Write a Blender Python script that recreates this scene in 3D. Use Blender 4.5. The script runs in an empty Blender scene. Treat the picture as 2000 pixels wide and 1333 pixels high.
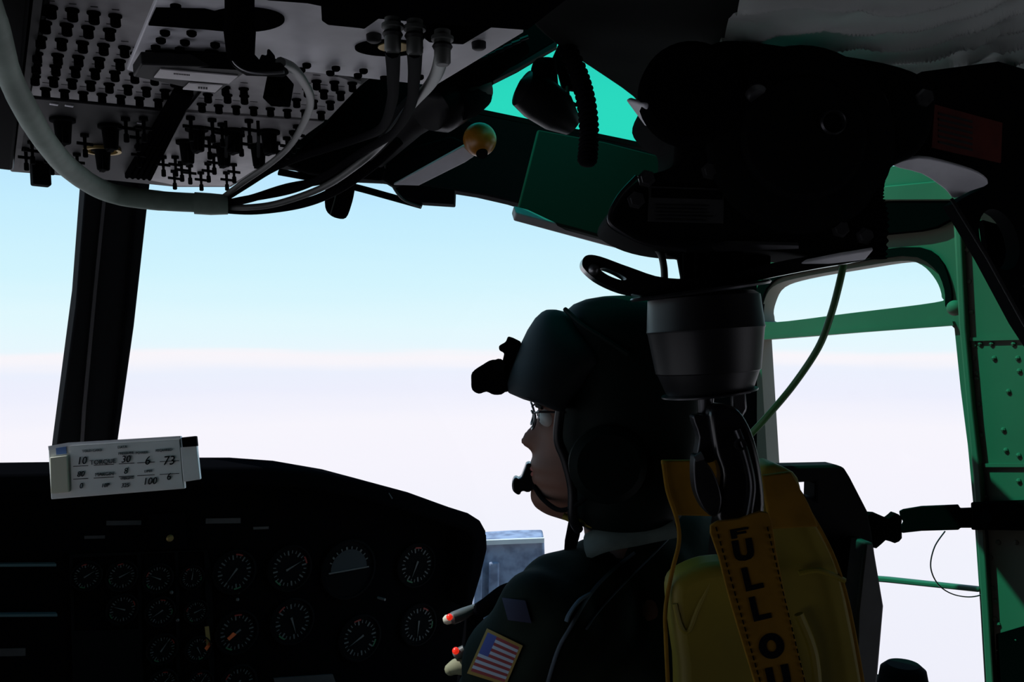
import bpy, bmesh, math, random
from mathutils import Vector, Matrix
from mathutils.bvhtree import BVHTree
random.seed(7)
C = bpy.context.scene.collection
sc = bpy.context.scene
V = Vector
FPX = 30.0/36.0*2000.0
CAM = V((0, 0, 1.3))

# ------------------------------------------------------------------ camera, sky, sun, exposure
cd = bpy.data.cameras.new('camera'); cam = bpy.data.objects.new('camera', cd); C.objects.link(cam)
cd.lens = 30; cd.sensor_width = 36; cd.clip_start = 0.02; cd.clip_end = 500
cam.location = CAM; cam.rotation_euler = (math.pi/2, 0, 0)
sc.camera = cam
sc.view_settings.view_transform = 'Standard'; sc.view_settings.look = 'None'
sc.view_settings.exposure = 0.0; sc.view_settings.gamma = 1.0
try: sc.view_settings.use_curve_mapping = False
except Exception: pass

# aircraft frame: f forward, r right, z up, all from the camera point
AFF = V((-0.618, 0.786, 0)); AFR = V((0.786, 0.618, 0)); AFZ = V((0, 0, 1))
def AF(f, r, z): return CAM + AFF*f + AFR*r + AFZ*z

def srgb(r, g, b):
    def c(v):
        v /= 255.0
        return v/12.92 if v <= 0.04045 else ((v+0.055)/1.055)**2.4
    return (c(r), c(g), c(b), 1)

w = bpy.data.worlds.new('sky'); sc.world = w; w.use_nodes = True
nt = w.node_tree; nt.nodes.clear()
o_ = nt.nodes.new('ShaderNodeOutputWorld'); bg = nt.nodes.new('ShaderNodeBackground')
tc = nt.nodes.new('ShaderNodeTexCoord'); sp = nt.nodes.new('ShaderNodeSeparateXYZ')
mp = nt.nodes.new('ShaderNodeMapping'); mp.inputs['Scale'].default_value = (1.6, 1.6, 22)
nz = nt.nodes.new('ShaderNodeTexNoise'); nz.inputs['Scale'].default_value = 2.2; nz.inputs['Detail'].default_value = 5
ma = nt.nodes.new('ShaderNodeMath'); ma.operation = 'MULTIPLY_ADD'; ma.inputs[1].default_value = 0.022
md = nt.nodes.new('ShaderNodeMath'); md.operation = 'SUBTRACT'; md.inputs[1].default_value = 0.011
mr = nt.nodes.new('ShaderNodeMapRange'); mr.inputs['From Min'].default_value = -0.5; mr.inputs['From Max'].default_value = 0.5
cr = nt.nodes.new('ShaderNodeValToRGB')
L = nt.links.new
L(tc.outputs['Generated'], sp.inputs[0]); L(tc.outputs['Generated'], mp.inputs[0]); L(mp.outputs[0], nz.inputs['Vector'])
L(nz.outputs['Fac'], ma.inputs[0]); L(sp.outputs['Z'], ma.inputs[2]); L(ma.outputs[0], md.inputs[0])
L(md.outputs[0], mr.inputs['Value']); L(mr.outputs[0], cr.inputs[0]); L(cr.outputs[0], bg.inputs['Color']); L(bg.outputs[0], o_.inputs[0])
els = [(-0.5, (236, 236, 249)), (-0.22, (242, 243, 253)), (-0.14, (247, 245, 254)), (-0.095, (248, 246, 254)), (-0.055, (238, 240, 254)),
       (-0.033, (236, 241, 254)), (-0.022, (248, 246, 252)), (-0.014, (249, 246, 251)), (-0.007, (232, 248, 255)), (0.02, (226, 249, 255)),
       (0.07, (211, 245, 255)), (0.14, (197, 238, 255)), (0.2, (184, 228, 255)), (0.27, (184, 228, 255)), (0.5, (130, 196, 248))]
rmp = cr.color_ramp
rmp.elements[0].position = 0; rmp.elements[0].color = srgb(*els[0][1])
rmp.elements[1].position = 1; rmp.elements[1].color = srgb(*els[-1][1])
for z, c in els[1:-1]:
    e = rmp.elements.new(z+0.5); e.color = srgb(*c)
bg.inputs['Strength'].default_value = 1.0

sd = bpy.data.lights.new('sun', 'SUN'); sun = bpy.data.objects.new('sun', sd); C.objects.link(sun)
sd.energy = 4.0; sd.angle = 0.009
trv = (AFF*-0.30 + AFR*0.36 + AFZ*-0.62).normalized()
sun.rotation_euler = trv.to_track_quat('-Z', 'Y').to_euler(); sun.location = (0, 0, 5)

# ------------------------------------------------------------------ materials
def mat(name, col, rough=0.6, metal=0.0, noise=0.0, nscale=30, col2=None, bump=0.0, spec=0.5, emis=None, estr=0):
    m = bpy.data.materials.new(name); m.use_nodes = True
    n = m.node_tree; b = n.nodes['Principled BSDF']
    c = col if len(col) == 4 else (*col, 1)
    b.inputs['Base Color'].default_value = c; b.inputs['Roughness'].default_value = rough
    b.inputs['Metallic'].default_value = metal; b.inputs['Specular IOR Level'].default_value = spec
    if noise or bump:
        t = n.nodes.new('ShaderNodeTexCoord'); z = n.nodes.new('ShaderNodeTexNoise')
        z.inputs['Scale'].default_value = nscale; z.inputs['Detail'].default_value = 4
        n.links.new(t.outputs['Object'], z.inputs['Vector'])
        if noise:
            x = n.nodes.new('ShaderNodeMix'); x.data_type = 'RGBA'
            d = col2 if col2 else tuple(v*(1-noise) for v in c[:3])+(1,)
            x.inputs[6].default_value = c; x.inputs[7].default_value = d
            rp = n.nodes.new('ShaderNodeMapRange'); rp.inputs['From Min'].default_value = 0.4; rp.inputs['From Max'].default_value = 0.65
            n.links.new(z.outputs['Fac'], rp.inputs['Value']); n.links.new(rp.outputs[0], x.inputs[0]); n.links.new(x.outputs[2], b.inputs['Base Color'])
        if bump:
            k = n.nodes.new('ShaderNodeBump'); k.inputs['Strength'].default_value = bump; k.inputs['Distance'].default_value = 0.004
            n.links.new(z.outputs['Fac'], k.inputs['Height']); n.links.new(k.outputs[0], b.inputs['Normal'])
    if emis:
        b.inputs['Emission Color'].default_value = (*emis, 1); b.inputs['Emission Strength'].default_value = estr
    return m
def glassmat(name, tint, gloss=0.04):
    m = bpy.data.materials.new(name); m.use_nodes = True; n = m.node_tree; n.nodes.clear()
    o = n.nodes.new('ShaderNodeOutputMaterial'); x = n.nodes.new('ShaderNodeMixShader')
    t = n.nodes.new('ShaderNodeBsdfTransparent'); g = n.nodes.new('ShaderNodeBsdfGlossy')
    t.inputs[0].default_value = (*tint, 1); g.inputs['Roughness'].default_value = 0.03
    x.inputs[0].default_value = gloss
    n.links.new(t.outputs[0], x.inputs[1]); n.links.new(g.outputs[0], x.inputs[2]); n.links.new(x.outputs[0], o.inputs[0])
    return m
M = dict(
    shell=mat('cabin_black_paint', (0.004, 0.0045, 0.0045), 0.85, bump=0.1, nscale=8, spec=0.02),
    black=mat('black_paint', (0.0035, 0.004, 0.0045), 0.9, spec=0.03),
    soft=mat('flat_black', (0.0025, 0.0025, 0.003), 1.0, spec=0.0),
    rubber=mat('black_rubber', (0.006, 0.006, 0.007), 0.42, spec=0.28),
    glossy=mat('black_gloss', (0.008, 0.008, 0.009), 0.22, spec=0.5),
    dgrey=mat('dark_grey_paint', (0.018, 0.018, 0.019), 0.6, noise=0.3, nscale=14, spec=0.2),
    grey=mat('grey_panel_paint', (0.34, 0.325, 0.335), 0.5, noise=0.35, nscale=18, spec=0.4),
    lgrey=mat('light_grey_paint', (0.80, 0.80, 0.85), 0.48, noise=0.22, nscale=14, spec=0.5),
    steel=mat('worn_steel', (0.20, 0.20, 0.21), 0.38, metal=0.9, noise=0.4, nscale=25),
    dsteel=mat('dark_steel', (0.05, 0.05, 0.055), 0.35, metal=0.8, noise=0.4, nscale=25),
    brass=mat('brass', (0.45, 0.33, 0.12), 0.4, metal=0.8),
    green=mat('interior_green_paint', (0.17, 0.155, 0.12), 0.6, noise=0.15, nscale=6, spec=0.12),
    liner=mat('black_headliner_cloth', (0.011, 0.0125, 0.012), 0.95, bump=0.5, nscale=12, spec=0.1),
    quilt=mat('grey_quilted_cloth', (0.74, 0.77, 0.75), 0.9, noise=0.15, nscale=9, bump=0.35, spec=0.15),
    hose=mat('grey_green_wrap', (0.20, 0.26, 0.22), 0.6, noise=0.25, nscale=26, spec=0.15),
    cable=mat('black_cable', (0.005, 0.005, 0.006), 0.95, spec=0.02),
    gcable=mat('grey_cable', (0.07, 0.075, 0.07), 0.5),
    greenlit_cable_green_wire=mat('green_lit_cable', (0.05, 0.17, 0.045), 0.45),  # green sunlight put into the cable colour; the thin green wire shares it
    sticker=mat('white_sticker', (0.75, 0.73, 0.74), 0.6, noise=0.12, nscale=60),
    card=mat('card_white', (0.8, 0.82, 0.80), 0.6, noise=0.15, nscale=12),
    cream=mat('cream_plastic', (0.55, 0.54, 0.42), 0.6),
    white=mat('white_plastic', (0.75, 0.75, 0.78), 0.5),
    blue=mat('blue_ink', (0.12, 0.22, 0.5), 0.6),
    ink=mat('black_ink', (0.006, 0.006, 0.008), 0.95, spec=0.02),
    yknob=mat('yellow_knob', (0.62, 0.27, 0.02), 0.35, noise=0.4, nscale=30, col2=(0.30, 0.12, 0.01, 1)),
    ystrap=mat('yellow_webbing', (0.20, 0.10, 0.007), 0.85, noise=0.2, nscale=40, bump=0.2, spec=0.15),
    yvinyl=mat('yellow_vinyl', (0.20, 0.15, 0.008), 0.6, noise=0.3, nscale=7, bump=0.3, spec=0.4),
    suit=mat('olive_flight_suit', (0.010, 0.0155, 0.011), 0.95, noise=0.25, nscale=20, bump=0.5, spec=0.1),
    vest=mat('dark_vest', (0.007, 0.008, 0.008), 0.9, bump=0.3, spec=0.1),
    piping=mat('blue_grey_webbing', (0.05, 0.07, 0.09), 0.8),
    collar=mat('grey_green_collar', (0.10, 0.13, 0.12), 0.8, noise=0.3, nscale=40),
    skin=mat('skin', (0.15, 0.062, 0.038), 0.7, noise=0.15, nscale=30),
    eyew=mat('eye_white', (0.6, 0.58, 0.55), 0.3), iris=mat('iris', (0.03, 0.02, 0.015), 0.2),
    lips=mat('lips', (0.32, 0.10, 0.08), 0.5),
    hair=mat('dark_hair', (0.02, 0.012, 0.008), 0.8),
    helmet=mat('dark_helmet', (0.003, 0.006, 0.005), 0.6, spec=0.05),
    visor=mat('visor_cover', (0.009, 0.0125, 0.0145), 0.7, spec=0.1, noise=0.2, nscale=16),
    glove=mat('pale_olive_glove', (0.22, 0.22, 0.13), 0.8),
    redlamp=mat('red_lamp', (0.6, 0.02, 0.01), 0.3, emis=(1.0, 0.03, 0.01), estr=0.55),
    red=mat('red_paint', (0.2, 0.012, 0.006), 0.7), orange=mat('orange_paint', (0.6, 0.10, 0.02), 0.6),
    gmark=mat('green_paint', (0.015, 0.10, 0.04), 0.7),
    mark=mat('dial_marking', (0.06, 0.068, 0.068), 0.7),
    dial=mat('dial_black', (0.003, 0.003, 0.0035), 0.8, spec=0.05),
    horizon=mat('attitude_grey', (0.03, 0.036, 0.04), 0.7, spec=0.05),
    teal=mat('teal_edge', (0.04, 0.09, 0.10), 0.5),
    placard=mat('dark_placard', (0.030, 0.030, 0.031), 0.5, noise=0.2, nscale=60),
    placred=mat('red_placard', (0.12, 0.012, 0.006), 0.6, noise=0.3, nscale=60),
    bluebox=mat('blue_grey_weathered', (0.27, 0.33, 0.45), 0.8, noise=0.6, nscale=30, col2=(0.13, 0.155, 0.23, 1)),
    flagr=mat('flag_red', (0.18, 0.015, 0.018), 0.8), flagw=mat('flag_white', (0.28, 0.33, 0.40), 0.8),
    flagb=mat('flag_blue', (0.03, 0.045, 0.20), 0.8), flagy=mat('flag_gold_border', (0.20, 0.13, 0.02), 0.8),
    seat=mat('seat_black', (0.006, 0.006, 0.007), 0.8, spec=0.15),
    vboard=mat('visor_board_dark_green', (0.010, 0.014, 0.010), 0.7, spec=0.1),
    armour=mat('seat_wing_grey', (0.045, 0.045, 0.047), 0.6, noise=0.35, nscale=35),
    glass=glassmat('clear_pane', (1.0, 1.0, 1.0), 0.004),
    lens=glassmat('spectacle_lens', (0.85, 0.9, 0.92), 0.08),
    tint=glassmat('green_tinted_pane', (0.22, 0.945, 0.72), 0.004),
)

# ------------------------------------------------------------------ geometry helpers
def D(px, py): return V(((px-1000)/FPX, 1.0, (666.5-py)/FPX))
def P(px, py, d): return CAM + D(px, py)*d
class Plane:
    def __init__(s, p, n):
        s.p = V(p); s.n = V(n).normalized()
        if s.n.dot(s.p-CAM) < 0: s.n = -s.n          # normal points away from the viewer
    def hit(s, px, py):
        d = D(px, py); t = (s.p-CAM).dot(s.n)/d.dot(s.n)
        return CAM + d*t
    def near(s, e): return Plane(s.p - s.n*e, s.n)
def FP(f): return Plane(AF(f, 0, 0), AFF)
def RP(r): return Plane(AF(0, r, 0), AFR)
def ZP(z): return Plane(CAM+V((0, 0, z)), AFZ)
def DP(d, nx=0, nz=0, px=1000, py=666): return Plane(P(px, py, d), (nx, 1, nz))

ORG = {}
def tagp(o, label=None, cat=None, group=None, kind=None):
    if label: o['label'] = label
    if cat: o['category'] = cat
    if group: o['group'] = group
    if kind: o['kind'] = kind
def thing(name, loc, label, cat, group=None):
    o = bpy.data.objects.new(name, None); C.objects.link(o); o.location = loc; o.empty_display_size = 0.05
    tagp(o, label, cat, group); ORG[o.name] = V(loc); return o
def me_from(bm, name, m, smooth=None):
    bmesh.ops.recalc_face_normals(bm, faces=bm.faces)
    me = bpy.data.meshes.new(name); bm.to_mesh(me); bm.free()
    for x in (m if isinstance(m, (list, tuple)) else [m]): me.materials.append(x)
    return me
def shade(me, ang=40):
    me.shade_smooth()
    try: me.set_sharp_from_angle(angle=math.radians(ang))
    except Exception: pass
def obj(name, bm, m, parent=None, label=None, cat=None, group=None, kind=None, bevel=0, segs=2, origin=None, ang=40):
    me = me_from(bm, name, m) if isinstance(bm, bmesh.types.BMesh) else bm
    if parent is None:
        if origin is None:
            xs = [v.co for v in me.vertices]
            origin = V(((min(v.x for v in xs)+max(v.x for v in xs))/2, (min(v.y for v in xs)+max(v.y for v in xs))/2, min(v.z for v in xs)))
        world = V(origin); loc = world
    else:
        pw = ORG[parent.name]; world = V(origin) if origin is not None else pw; loc = world-pw
    me.transform(Matrix.Translation(-world))
    shade(me, ang)
    o = bpy.data.objects.new(name, me); C.objects.link(o); o.parent = parent; o.location = loc
    ORG[o.name] = world
    if bevel:
        b = o.modifiers.new('edge', 'BEVEL'); b.width = bevel; b.segments = segs; b.limit_method = 'ANGLE'; b.angle_limit = math.radians(35)
        b.harden_normals = False
    tagp(o, label, cat, group, kind); return o
def struct(name, bm, m, **k):
    return obj(name, bm, m, kind='structure', **k)
def dup(o, world, parent):
    c = o.copy(); C.objects.link(c); c.parent = parent
    c.location = V(world)-ORG[parent.name]; ORG[c.name] = V(world); return c

def new(): return bmesh.new()
def prism(bm, pts, off, holes=()):
    """solid from a flat loop of world points pushed along off"""
    off = V(off)
    if not holes:
        a = [bm.verts.new(p) for p in pts]; b = [bm.verts.new(V(p)+off) for p in pts]
        bm.faces.new(a); bm.faces.new(b[::-1])
        n = len(a)
        for i in range(n): bm.faces.new((a[i], b[i], b[(i+1) % n], a[(i+1) % n]))
        return bm
    tmp = bmesh.new(); ed = []
    loops = [pts]+list(holes)
    for lp in loops:
        vs = [tmp.verts.new(p) for p in lp]
        for i in range(len(vs)): ed.append(tmp.edges.new((vs[i], vs[(i+1) % len(vs)])))
    bmesh.ops.triangle_fill(tmp, edges=ed, use_beauty=True)
    tmp.verts.index_update()
    cs = [v.co.copy() for v in tmp.verts]; fs = [[v.index for v in f.verts] for f in tmp.faces]; tmp.free()
    a = [bm.verts.new(c) for c in cs]; b = [bm.verts.new(c+off) for c in cs]
    for f in fs:
        bm.faces.new([a[i] for i in f]); bm.faces.new([b[i] for i in f][::-1])
    k = 0
    for lp in loops:
        n = len(lp)
        for i in range(n):
            bm.faces.new((a[k+i], b[k+i], b[k+(i+1) % n], a[k+(i+1) % n]))
        k += n
    return bm
def slab(out, pl, t, holes=(), bm=None):
    bm = bm or new()
    return prism(bm, [pl.hit(*p) for p in out], pl.n*t, [[pl.hit(*p) for p in h] for h in holes])
def smoothloop(pts, n=4, closed=True):
    """Catmull-Rom through tuples"""
    N = len(pts); out = []
    rng = range(N) if closed else range(N-1)
    for i in rng:
        if closed: a, b, c, d = [pts[(i+j-1) % N] for j in range(4)]
        else: a, b, c, d = pts[max(i-1, 0)], pts[i], pts[i+1], pts[min(i+2, N-1)]
        for k in range(n):
            t = k/n
            out.append(tuple(0.5*((2*b[q])+(-a[q]+c[q])*t+(2*a[q]-5*b[q]+4*c[q]-d[q])*t*t+(-a[q]+3*b[q]-3*c[q]+d[q])*t**3) for q in range(len(b))))
    if not closed: out.append(tuple(pts[-1]))
    return out
def ell(cx, cy, rx, ry, n=28, rot=0):
    c, s = math.cos(rot), math.sin(rot)
    return [(cx+rx*math.cos(a)*c-ry*math.sin(a)*s, cy+rx*math.cos(a)*s+ry*math.sin(a)*c) for a in [2*math.pi*i/n for i in range(n)]]
def basis(ax):
    ax = V(ax).normalized(); u = ax.orthogonal().normalized(); return ax, u, ax.cross(u)
def lathe(prof, c, ax, seg=24, bm=None):
    """prof: (distance along axis, radius)"""
    bm = bm or new(); ax, u, v = basis(ax); rings = []
    for h, r in prof:
        rings.append([bm.verts.new(V(c)+ax*h+(u*math.cos(a)+v*math.sin(a))*max(r, 1e-5)) for a in [2*math.pi*i/seg for i in range(seg)]])
    bridge(bm, rings); return bm
def bridge(bm, rings, cap=True, closed=True):
    for a, b in zip(rings, rings[1:]):
        n = len(a)
        for i in range(n if closed else n-1): bm.faces.new((a[i], a[(i+1) % n], b[(i+1) % n], b[i]))
    if cap: bm.faces.new(rings[0][::-1]); bm.faces.new(rings[-1])
def cyl(c, ax, r, h, seg=16, bm=None): return lathe([(0, r), (h, r)], c, ax, seg, bm)
def tube(pts, rad, seg=10, bm=None, flat=1.0, upv=None, capround=False):
    bm = bm or new(); pts = [V(p) for p in pts]; n = len(pts)
    rr = rad if isinstance(rad, (list, tuple)) else [rad]*n
    t0 = (pts[1]-pts[0]).normalized(); u = (upv.cross(t0).normalized() if upv else t0.orthogonal().normalized()); rings = []
    for i in range(n):
        t = (pts[min(i+1, n-1)]-pts[max(i-1, 0)]).normalized()
        u = (u-t*u.dot(t)).normalized(); v = t.cross(u)
        rings.append([bm.verts.new(pts[i]+(u*math.cos(a)+v*math.sin(a)*flat)*rr[i]) for a in [2*math.pi*k/seg for k in range(seg)]])
    bridge(bm, rings); return bm
def ptube(pl3, rad, n=6, seg=10, bm=None, **k):
    """tube through (px, py, depth) points, radius in metres"""
    pts = smoothloop([tuple(P(*p)) for p in pl3], n, closed=False)
    return tube(pts, rad, seg, bm, **k)
def ball(c, r, bm=None, sc_=(1, 1, 1), seg=20):
    bm = bm or new(); rings = []
    for i in range(1, seg//2):
        th = math.pi*i/(seg//2)
        rings.append([bm.verts.new(V(c)+V((r*sc_[0]*math.sin(th)*math.cos(a), r*sc_[1]*math.sin(th)*math.sin(a), r*sc_[2]*math.cos(th)))) for a in [2*math.pi*k/seg for k in range(seg)]])
    t = bm.verts.new(V(c)+V((0, 0, r*sc_[2]))); b = bm.verts.new(V(c)-V((0, 0, r*sc_[2])))
    bridge(bm, rings, cap=False)
    for k in range(seg):
        bm.faces.new((t, rings[0][k], rings[0][(k+1) % seg])); bm.faces.new((b, rings[-1][(k+1) % seg], rings[-1][k]))
    return bm
def box(c, u, v, n, bm=None):
    bm = bm or new(); c = V(c); u = V(u)/2; v = V(v)/2; n = V(n)
    return prism(bm, [c-u-v, c+u-v, c+u+v, c-u+v], n)
TMP = bpy.data.scenes.new('tmp')
def remesh(bm, vox, smooth=2):
    me = bpy.data.meshes.new('t'); bmesh.ops.recalc_face_normals(bm, faces=bm.faces); bm.to_mesh(me); bm.free()
    o = bpy.data.objects.new('t', me); TMP.collection.objects.link(o)
    r = o.modifiers.new('r', 'REMESH'); r.mode = 'VOXEL'; r.voxel_size = vox
    s = o.modifiers.new('s', 'SMOOTH'); s.iterations = smooth; s.factor = 0.5
    TMP.view_layers[0].update(); dg = TMP.view_layers[0].depsgraph
    m2 = bpy.data.meshes.new_from_object(o.evaluated_get(dg)); bpy.data.objects.remove(o); return m2
def text(s, px, py, h, pl, rot=0.0, m=None, parent=None, name='lettering', sx=1.0, thick=0.0004, off=0.0006, bold=0.0, font_italic=0):
    """letters h pixels tall, lying on a plane and facing the viewer"""
    cu = bpy.data.curves.new('t', 'FONT'); cu.body = s; cu.align_x = 'CENTER'; cu.align_y = 'CENTER'; cu.extrude = thick; cu.offset = bold
    cu.resolution_u = 3; cu.shear = font_italic
    o = bpy.data.objects.new('t', cu); TMP.collection.objects.link(o)
    TMP.view_layers[0].update(); dg = TMP.view_layers[0].depsgraph
    me = bpy.data.meshes.new_from_object(o.evaluated_get(dg)); bpy.data.objects.remove(o)
    c = pl.hit(px, py); a = math.radians(rot)
    right = (pl.hit(px+math.cos(a), py-math.sin(a))-c); up = (pl.hit(px-math.sin(a), py-math.cos(a))-c)
    H = h/0.72
    T = Matrix(((right.x*H*sx, up.x*H, -pl.n.x, c.x-pl.n.x*off), (right.y*H*sx, up.y*H, -pl.n.y, c.y-pl.n.y*off), (right.z*H*sx, up.z*H, -pl.n.z, c.z-pl.n.z*off), (0, 0, 0, 1)))
    me.transform(T); me.materials.clear(); me.materials.append(m or M['ink'])
    return obj(name, me, None, parent)

# ------------------------------------------------------------------ cabin shell (setting)
def plate(pts, off): return prism(new(), [AF(*p) for p in pts], off)
ZR = 0.362
bm = prism(new(), [AF(f, r, ZR) for f, r in ((-1.6, -1.0), (1.38, -1.0), (1.38, 0.42), (1.13, 0.45), (1.13, 1.32), (-1.6, 1.32))], V((0, 0, 0.008)),
           [[AF(f, r, ZR) for f, r in ((0.60, 0.56), (1.10, 0.56), (1.10, 1.24), (0.60, 1.24))]])
struct('ceiling', bm, M['shell'])
struct('floor', plate([(-1.6, -1.0, -1.3), (2.1, -1.0, -1.3), (2.1, 1.32, -1.3), (-1.6, 1.32, -1.3)], V((0, 0, -0.03))), M['shell'])
struct('wall_left', prism(new(), [AF(*p) for p in [(-1.6, -1.0, -1.3), (1.2, -1.0, -1.3), (1.2, -1.0, ZR), (-1.6, -1.0, ZR)]], AFR*-0.03,
       [[AF(*p) for p in [(0.1, -1.0, -1.15), (1.1, -1.0, -1.15), (1.1, -1.0, -0.35), (0.1, -1.0, -0.35)]]]), M['shell'])
struct('fill_window_5', plate([(0.1, -1.01, -1.15), (1.1, -1.01, -1.15), (1.1, -1.01, -0.35), (0.1, -1.01, -0.35)], AFR*-0.004), M['glass'], label='left window added on the copilot side to let in fill light')  # unseen opening added to light the overhead plates from below
struct('wall_rear', plate([(-1.6, -1.0, -1.3), (-1.6, 1.32, -1.3), (-1.6, 1.32, ZR), (-1.6, -1.0, ZR)], AFF*-0.03), M['shell'])
struct('wall_right', prism(new(), [AF(*p) for p in [(-1.6, 1.28, -1.3), (0.30, 1.28, -1.3), (0.36, 1.28, ZR), (-1.6, 1.28, ZR)]], AFR*0.03,
       [[AF(*p) for p in [(-1.35, 1.28, -1.0), (0.0, 1.28, -1.0), (0.0, 1.28, -0.1), (-1.35, 1.28, -0.1)]]]), M['shell'])
struct('fill_window_4', plate([(-1.35, 1.29, -1.0), (0.0, 1.29, -1.0), (0.0, 1.29, -0.1), (-1.35, 1.29, -0.1)], AFR*0.004), M['glass'], label='rear right cabin window added behind the hoist to let in fill light')  # unseen opening added for light from the right rear
struct('window_3', plate([(0.60, 0.56, ZR+0.0085), (1.16, 0.56, ZR+0.0085), (1.16, 1.24, ZR+0.0085), (0.60, 1.24, ZR+0.0085)], V((0, 0, 0.004))), M['tint'],
       label='green tinted roof window over the pilot seat')

# front header beam between roof window and windshield
HP = FP(1.10)
hd = [(452, 318), (545, 326), (560, 324), (635, 333), (700, 351), (765, 354), (888, 372), (950, 382), (1010, 396), (1120, 430), (1320, 500), (1430, 530),
      (1430, 325), (1316, 308), (1120, 258), (905, 217), (700, 190), (452, 160)]
struct('trim_1', slab(hd, HP, 0.03), M['black'], bevel=0.003)

# centre windshield post
pt, pb = P(230, 390, 1.45), P(175, 870, 1.85)
pn = (pb-pt).cross(AFR); PP = Plane(pt, pn)
post = struct('trim_2', slab([(172, 300), (300, 300), (262, 640), (228, 880), (222, 960), (100, 960), (110, 880), (148, 600)], PP, 0.05), M['black'], bevel=0.004)
obj('edge_strip', slab([(207, 330), (213, 330), (190, 560), (168, 800), (160, 930), (153, 930), (161, 800), (184, 560)], PP.near(0.004), 0.006), M['dgrey'], post)
obj('edge_strip', slab([(268, 330), (273, 330), (250, 600), (214, 930), (207, 930), (244, 600)], PP.near(0.004), 0.006), M['soft'], post)

# windshield panes
def pane(name, tl, tr, br, bl, bulge, label):
    bm = new(); n = 12; g = []
    nrm = (V(tr)-V(tl)).cross(V(bl)-V(tl)).normalized()
    if nrm.dot(V(tl)-CAM) < 0: nrm = -nrm
    for th in (0, 0.005):
        for i in range(n+1):
            row = []
            for j in range(n+1):
                u, v = j/n, i/n
                p = (V(tl)*(1-u)+V(tr)*u)*(1-v)+(V(bl)*(1-u)+V(br)*u)*v
                row.append(bm.verts.new(p+nrm*(bulge*math.sin(math.pi*u)*math.sin(math.pi*min(1, v*0.8+0.1))+th)))
            g.append(row)
    for s in (0, n+1):
        for i in range(n):
            for j in range(n): bm.faces.new((g[s+i][j], g[s+i][j+1], g[s+i+1][j+1], g[s+i+1][j]))
    return struct(name, bm, M['glass'], label=label)
pane('window_1', P(235, 330, 1.45), AF(1.10, 1.24, 0.30), AF(1.0, 1.24, -0.8), P(160, 1150, 2.05), 0.14, 'right windshield pane in front of the pilot')
pane('window_2', P(-700, 200, 1.1), P(225, 330, 1.45), P(150, 1150, 2.05), P(-900, 1300, 1.5), 0.10, 'left windshield pane beyond the centre post')

# right door: frame with two window openings
DPn = RP(1.25)
up_h = smoothloop([(1489, 618), (1492, 590), (1510, 560), (1560, 543), (1660, 525), (1760, 510), (1800, 518), (1828, 548), (1839, 580), (1826, 591), (1660, 612), (1510, 630)], 4)
lo_h = [(1484, 664), (1600, 655), (1750, 642), (1856, 634), (1864, 642), (1876, 760), (1890, 870), (1902, 1000), (1914, 1180), (1928, 1420), (1940, 1560), (1700, 1560), (1540, 1560), (1530, 1400), (1500, 930)]
fr = [(1432, 300), (1560, 320), (1760, 325), (1880, 330), (1960, 400), (1975, 700), (1990, 1000), (2010, 1680), (1520, 1640), (1500, 1400), (1470, 930), (1445, 700)]
door = struct('door_1', slab(fr, DPn, 0.035, [up_h, lo_h]), M['green'], bevel=0.003, label='green door frame with rounded windows on the right side')
obj('mid_bar_ridge', slab([(1486, 656), (1860, 628), (1862, 636), (1486, 664)], DPn.near(0.008), 0.012), M['green'], door)
obj('pane', slab(fr, Plane(AF(0, 1.268, 0), AFR), 0.004), M['glass'], door)
obj('lower_bar', slab([(1690, 1126), (1730, 1129), (1905, 1148), (1912, 1150), (1912, 1158), (1730, 1139), (1690, 1136)], DPn.near(0.004), 0.012), M['green'], door, bevel=0.002)
obj('corner_seal', slab(smoothloop([(1470, 640), (1475, 575), (1495, 540), (1550, 518), (1760, 483), (1830, 500), (1856, 560), (1856, 600), (1846, 598), (1844, 565), (1822, 522), (1758, 500), (1555, 534), (1505, 553), (1487, 590), (1484, 640)], 3), DPn.near(0.006), 0.01), M['black'], door)
obj('latch_block', ball(RP(1.23).hit(1865, 602), 0.011), M['green'], door)
obj('upper_rail', slab([(1700, 392), (1700, 366), (1845, 352), (1862, 372), (1862, 392)], RP(1.235), 0.015), M['green'], door, bevel=0.002)

obj('upper_shade_slab', slab([(1700, 396), (1850, 386), (1862, 398), (1862, 428), (1830, 445), (1800, 452), (1700, 462)], RP(1.238), 0.008), M['soft'], door, bevel=0.002)  # shade on the upper door frame, put in as a black slab
# riveted door post inboard of the door
bm = slab([(1858, 385), (1900, 330), (2080, 330), (2080, 1450), (1934, 1450), (1925, 1333), (1908, 1050), (1899, 920), (1884, 760), (1871, 630)], RP(1.18), 0.05)
dpost = obj('door_post', bm, M['green'], None, label='green riveted metal post running up beside the right door window', cat='post', bevel=0.003)
q = RP(1.18); rv = None
for (x, y) in [(1872+i*60*0.077+12, 430+i*60) for i in range(15)]+[(1937, 672), (1980, 672), (1942, 700), (1988, 700), (1902, 700), (1991, 725), (1970, 765), (1965, 880), (1960, 840), (1990, 890), (1990, 940), (1920, 1135), (1932, 1170), (1944, 1175), (1950, 1220), (1985, 1250), (1915, 672), (1903, 676), (1908, 740), (1904, 790), (1950, 1060), (1985, 1060)]:
    wpos = q.hit(x, y)
    if rv is None: rv = obj('rivet', ball(wpos, 0.0035, seg=8), M['green'], dpost, origin=wpos)
    else: dup(rv, wpos, dpost)
obj('seam_strip', slab([(1882, 660), (2080, 655), (2080, 662), (1883, 667)], q.near(0.004), 0.006), M['green'], dpost)
obj('seam_strip', slab([(1899, 906), (2080, 906), (2080, 913), (1900, 913)], q.near(0.004), 0.006), M['green'], dpost)
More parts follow.
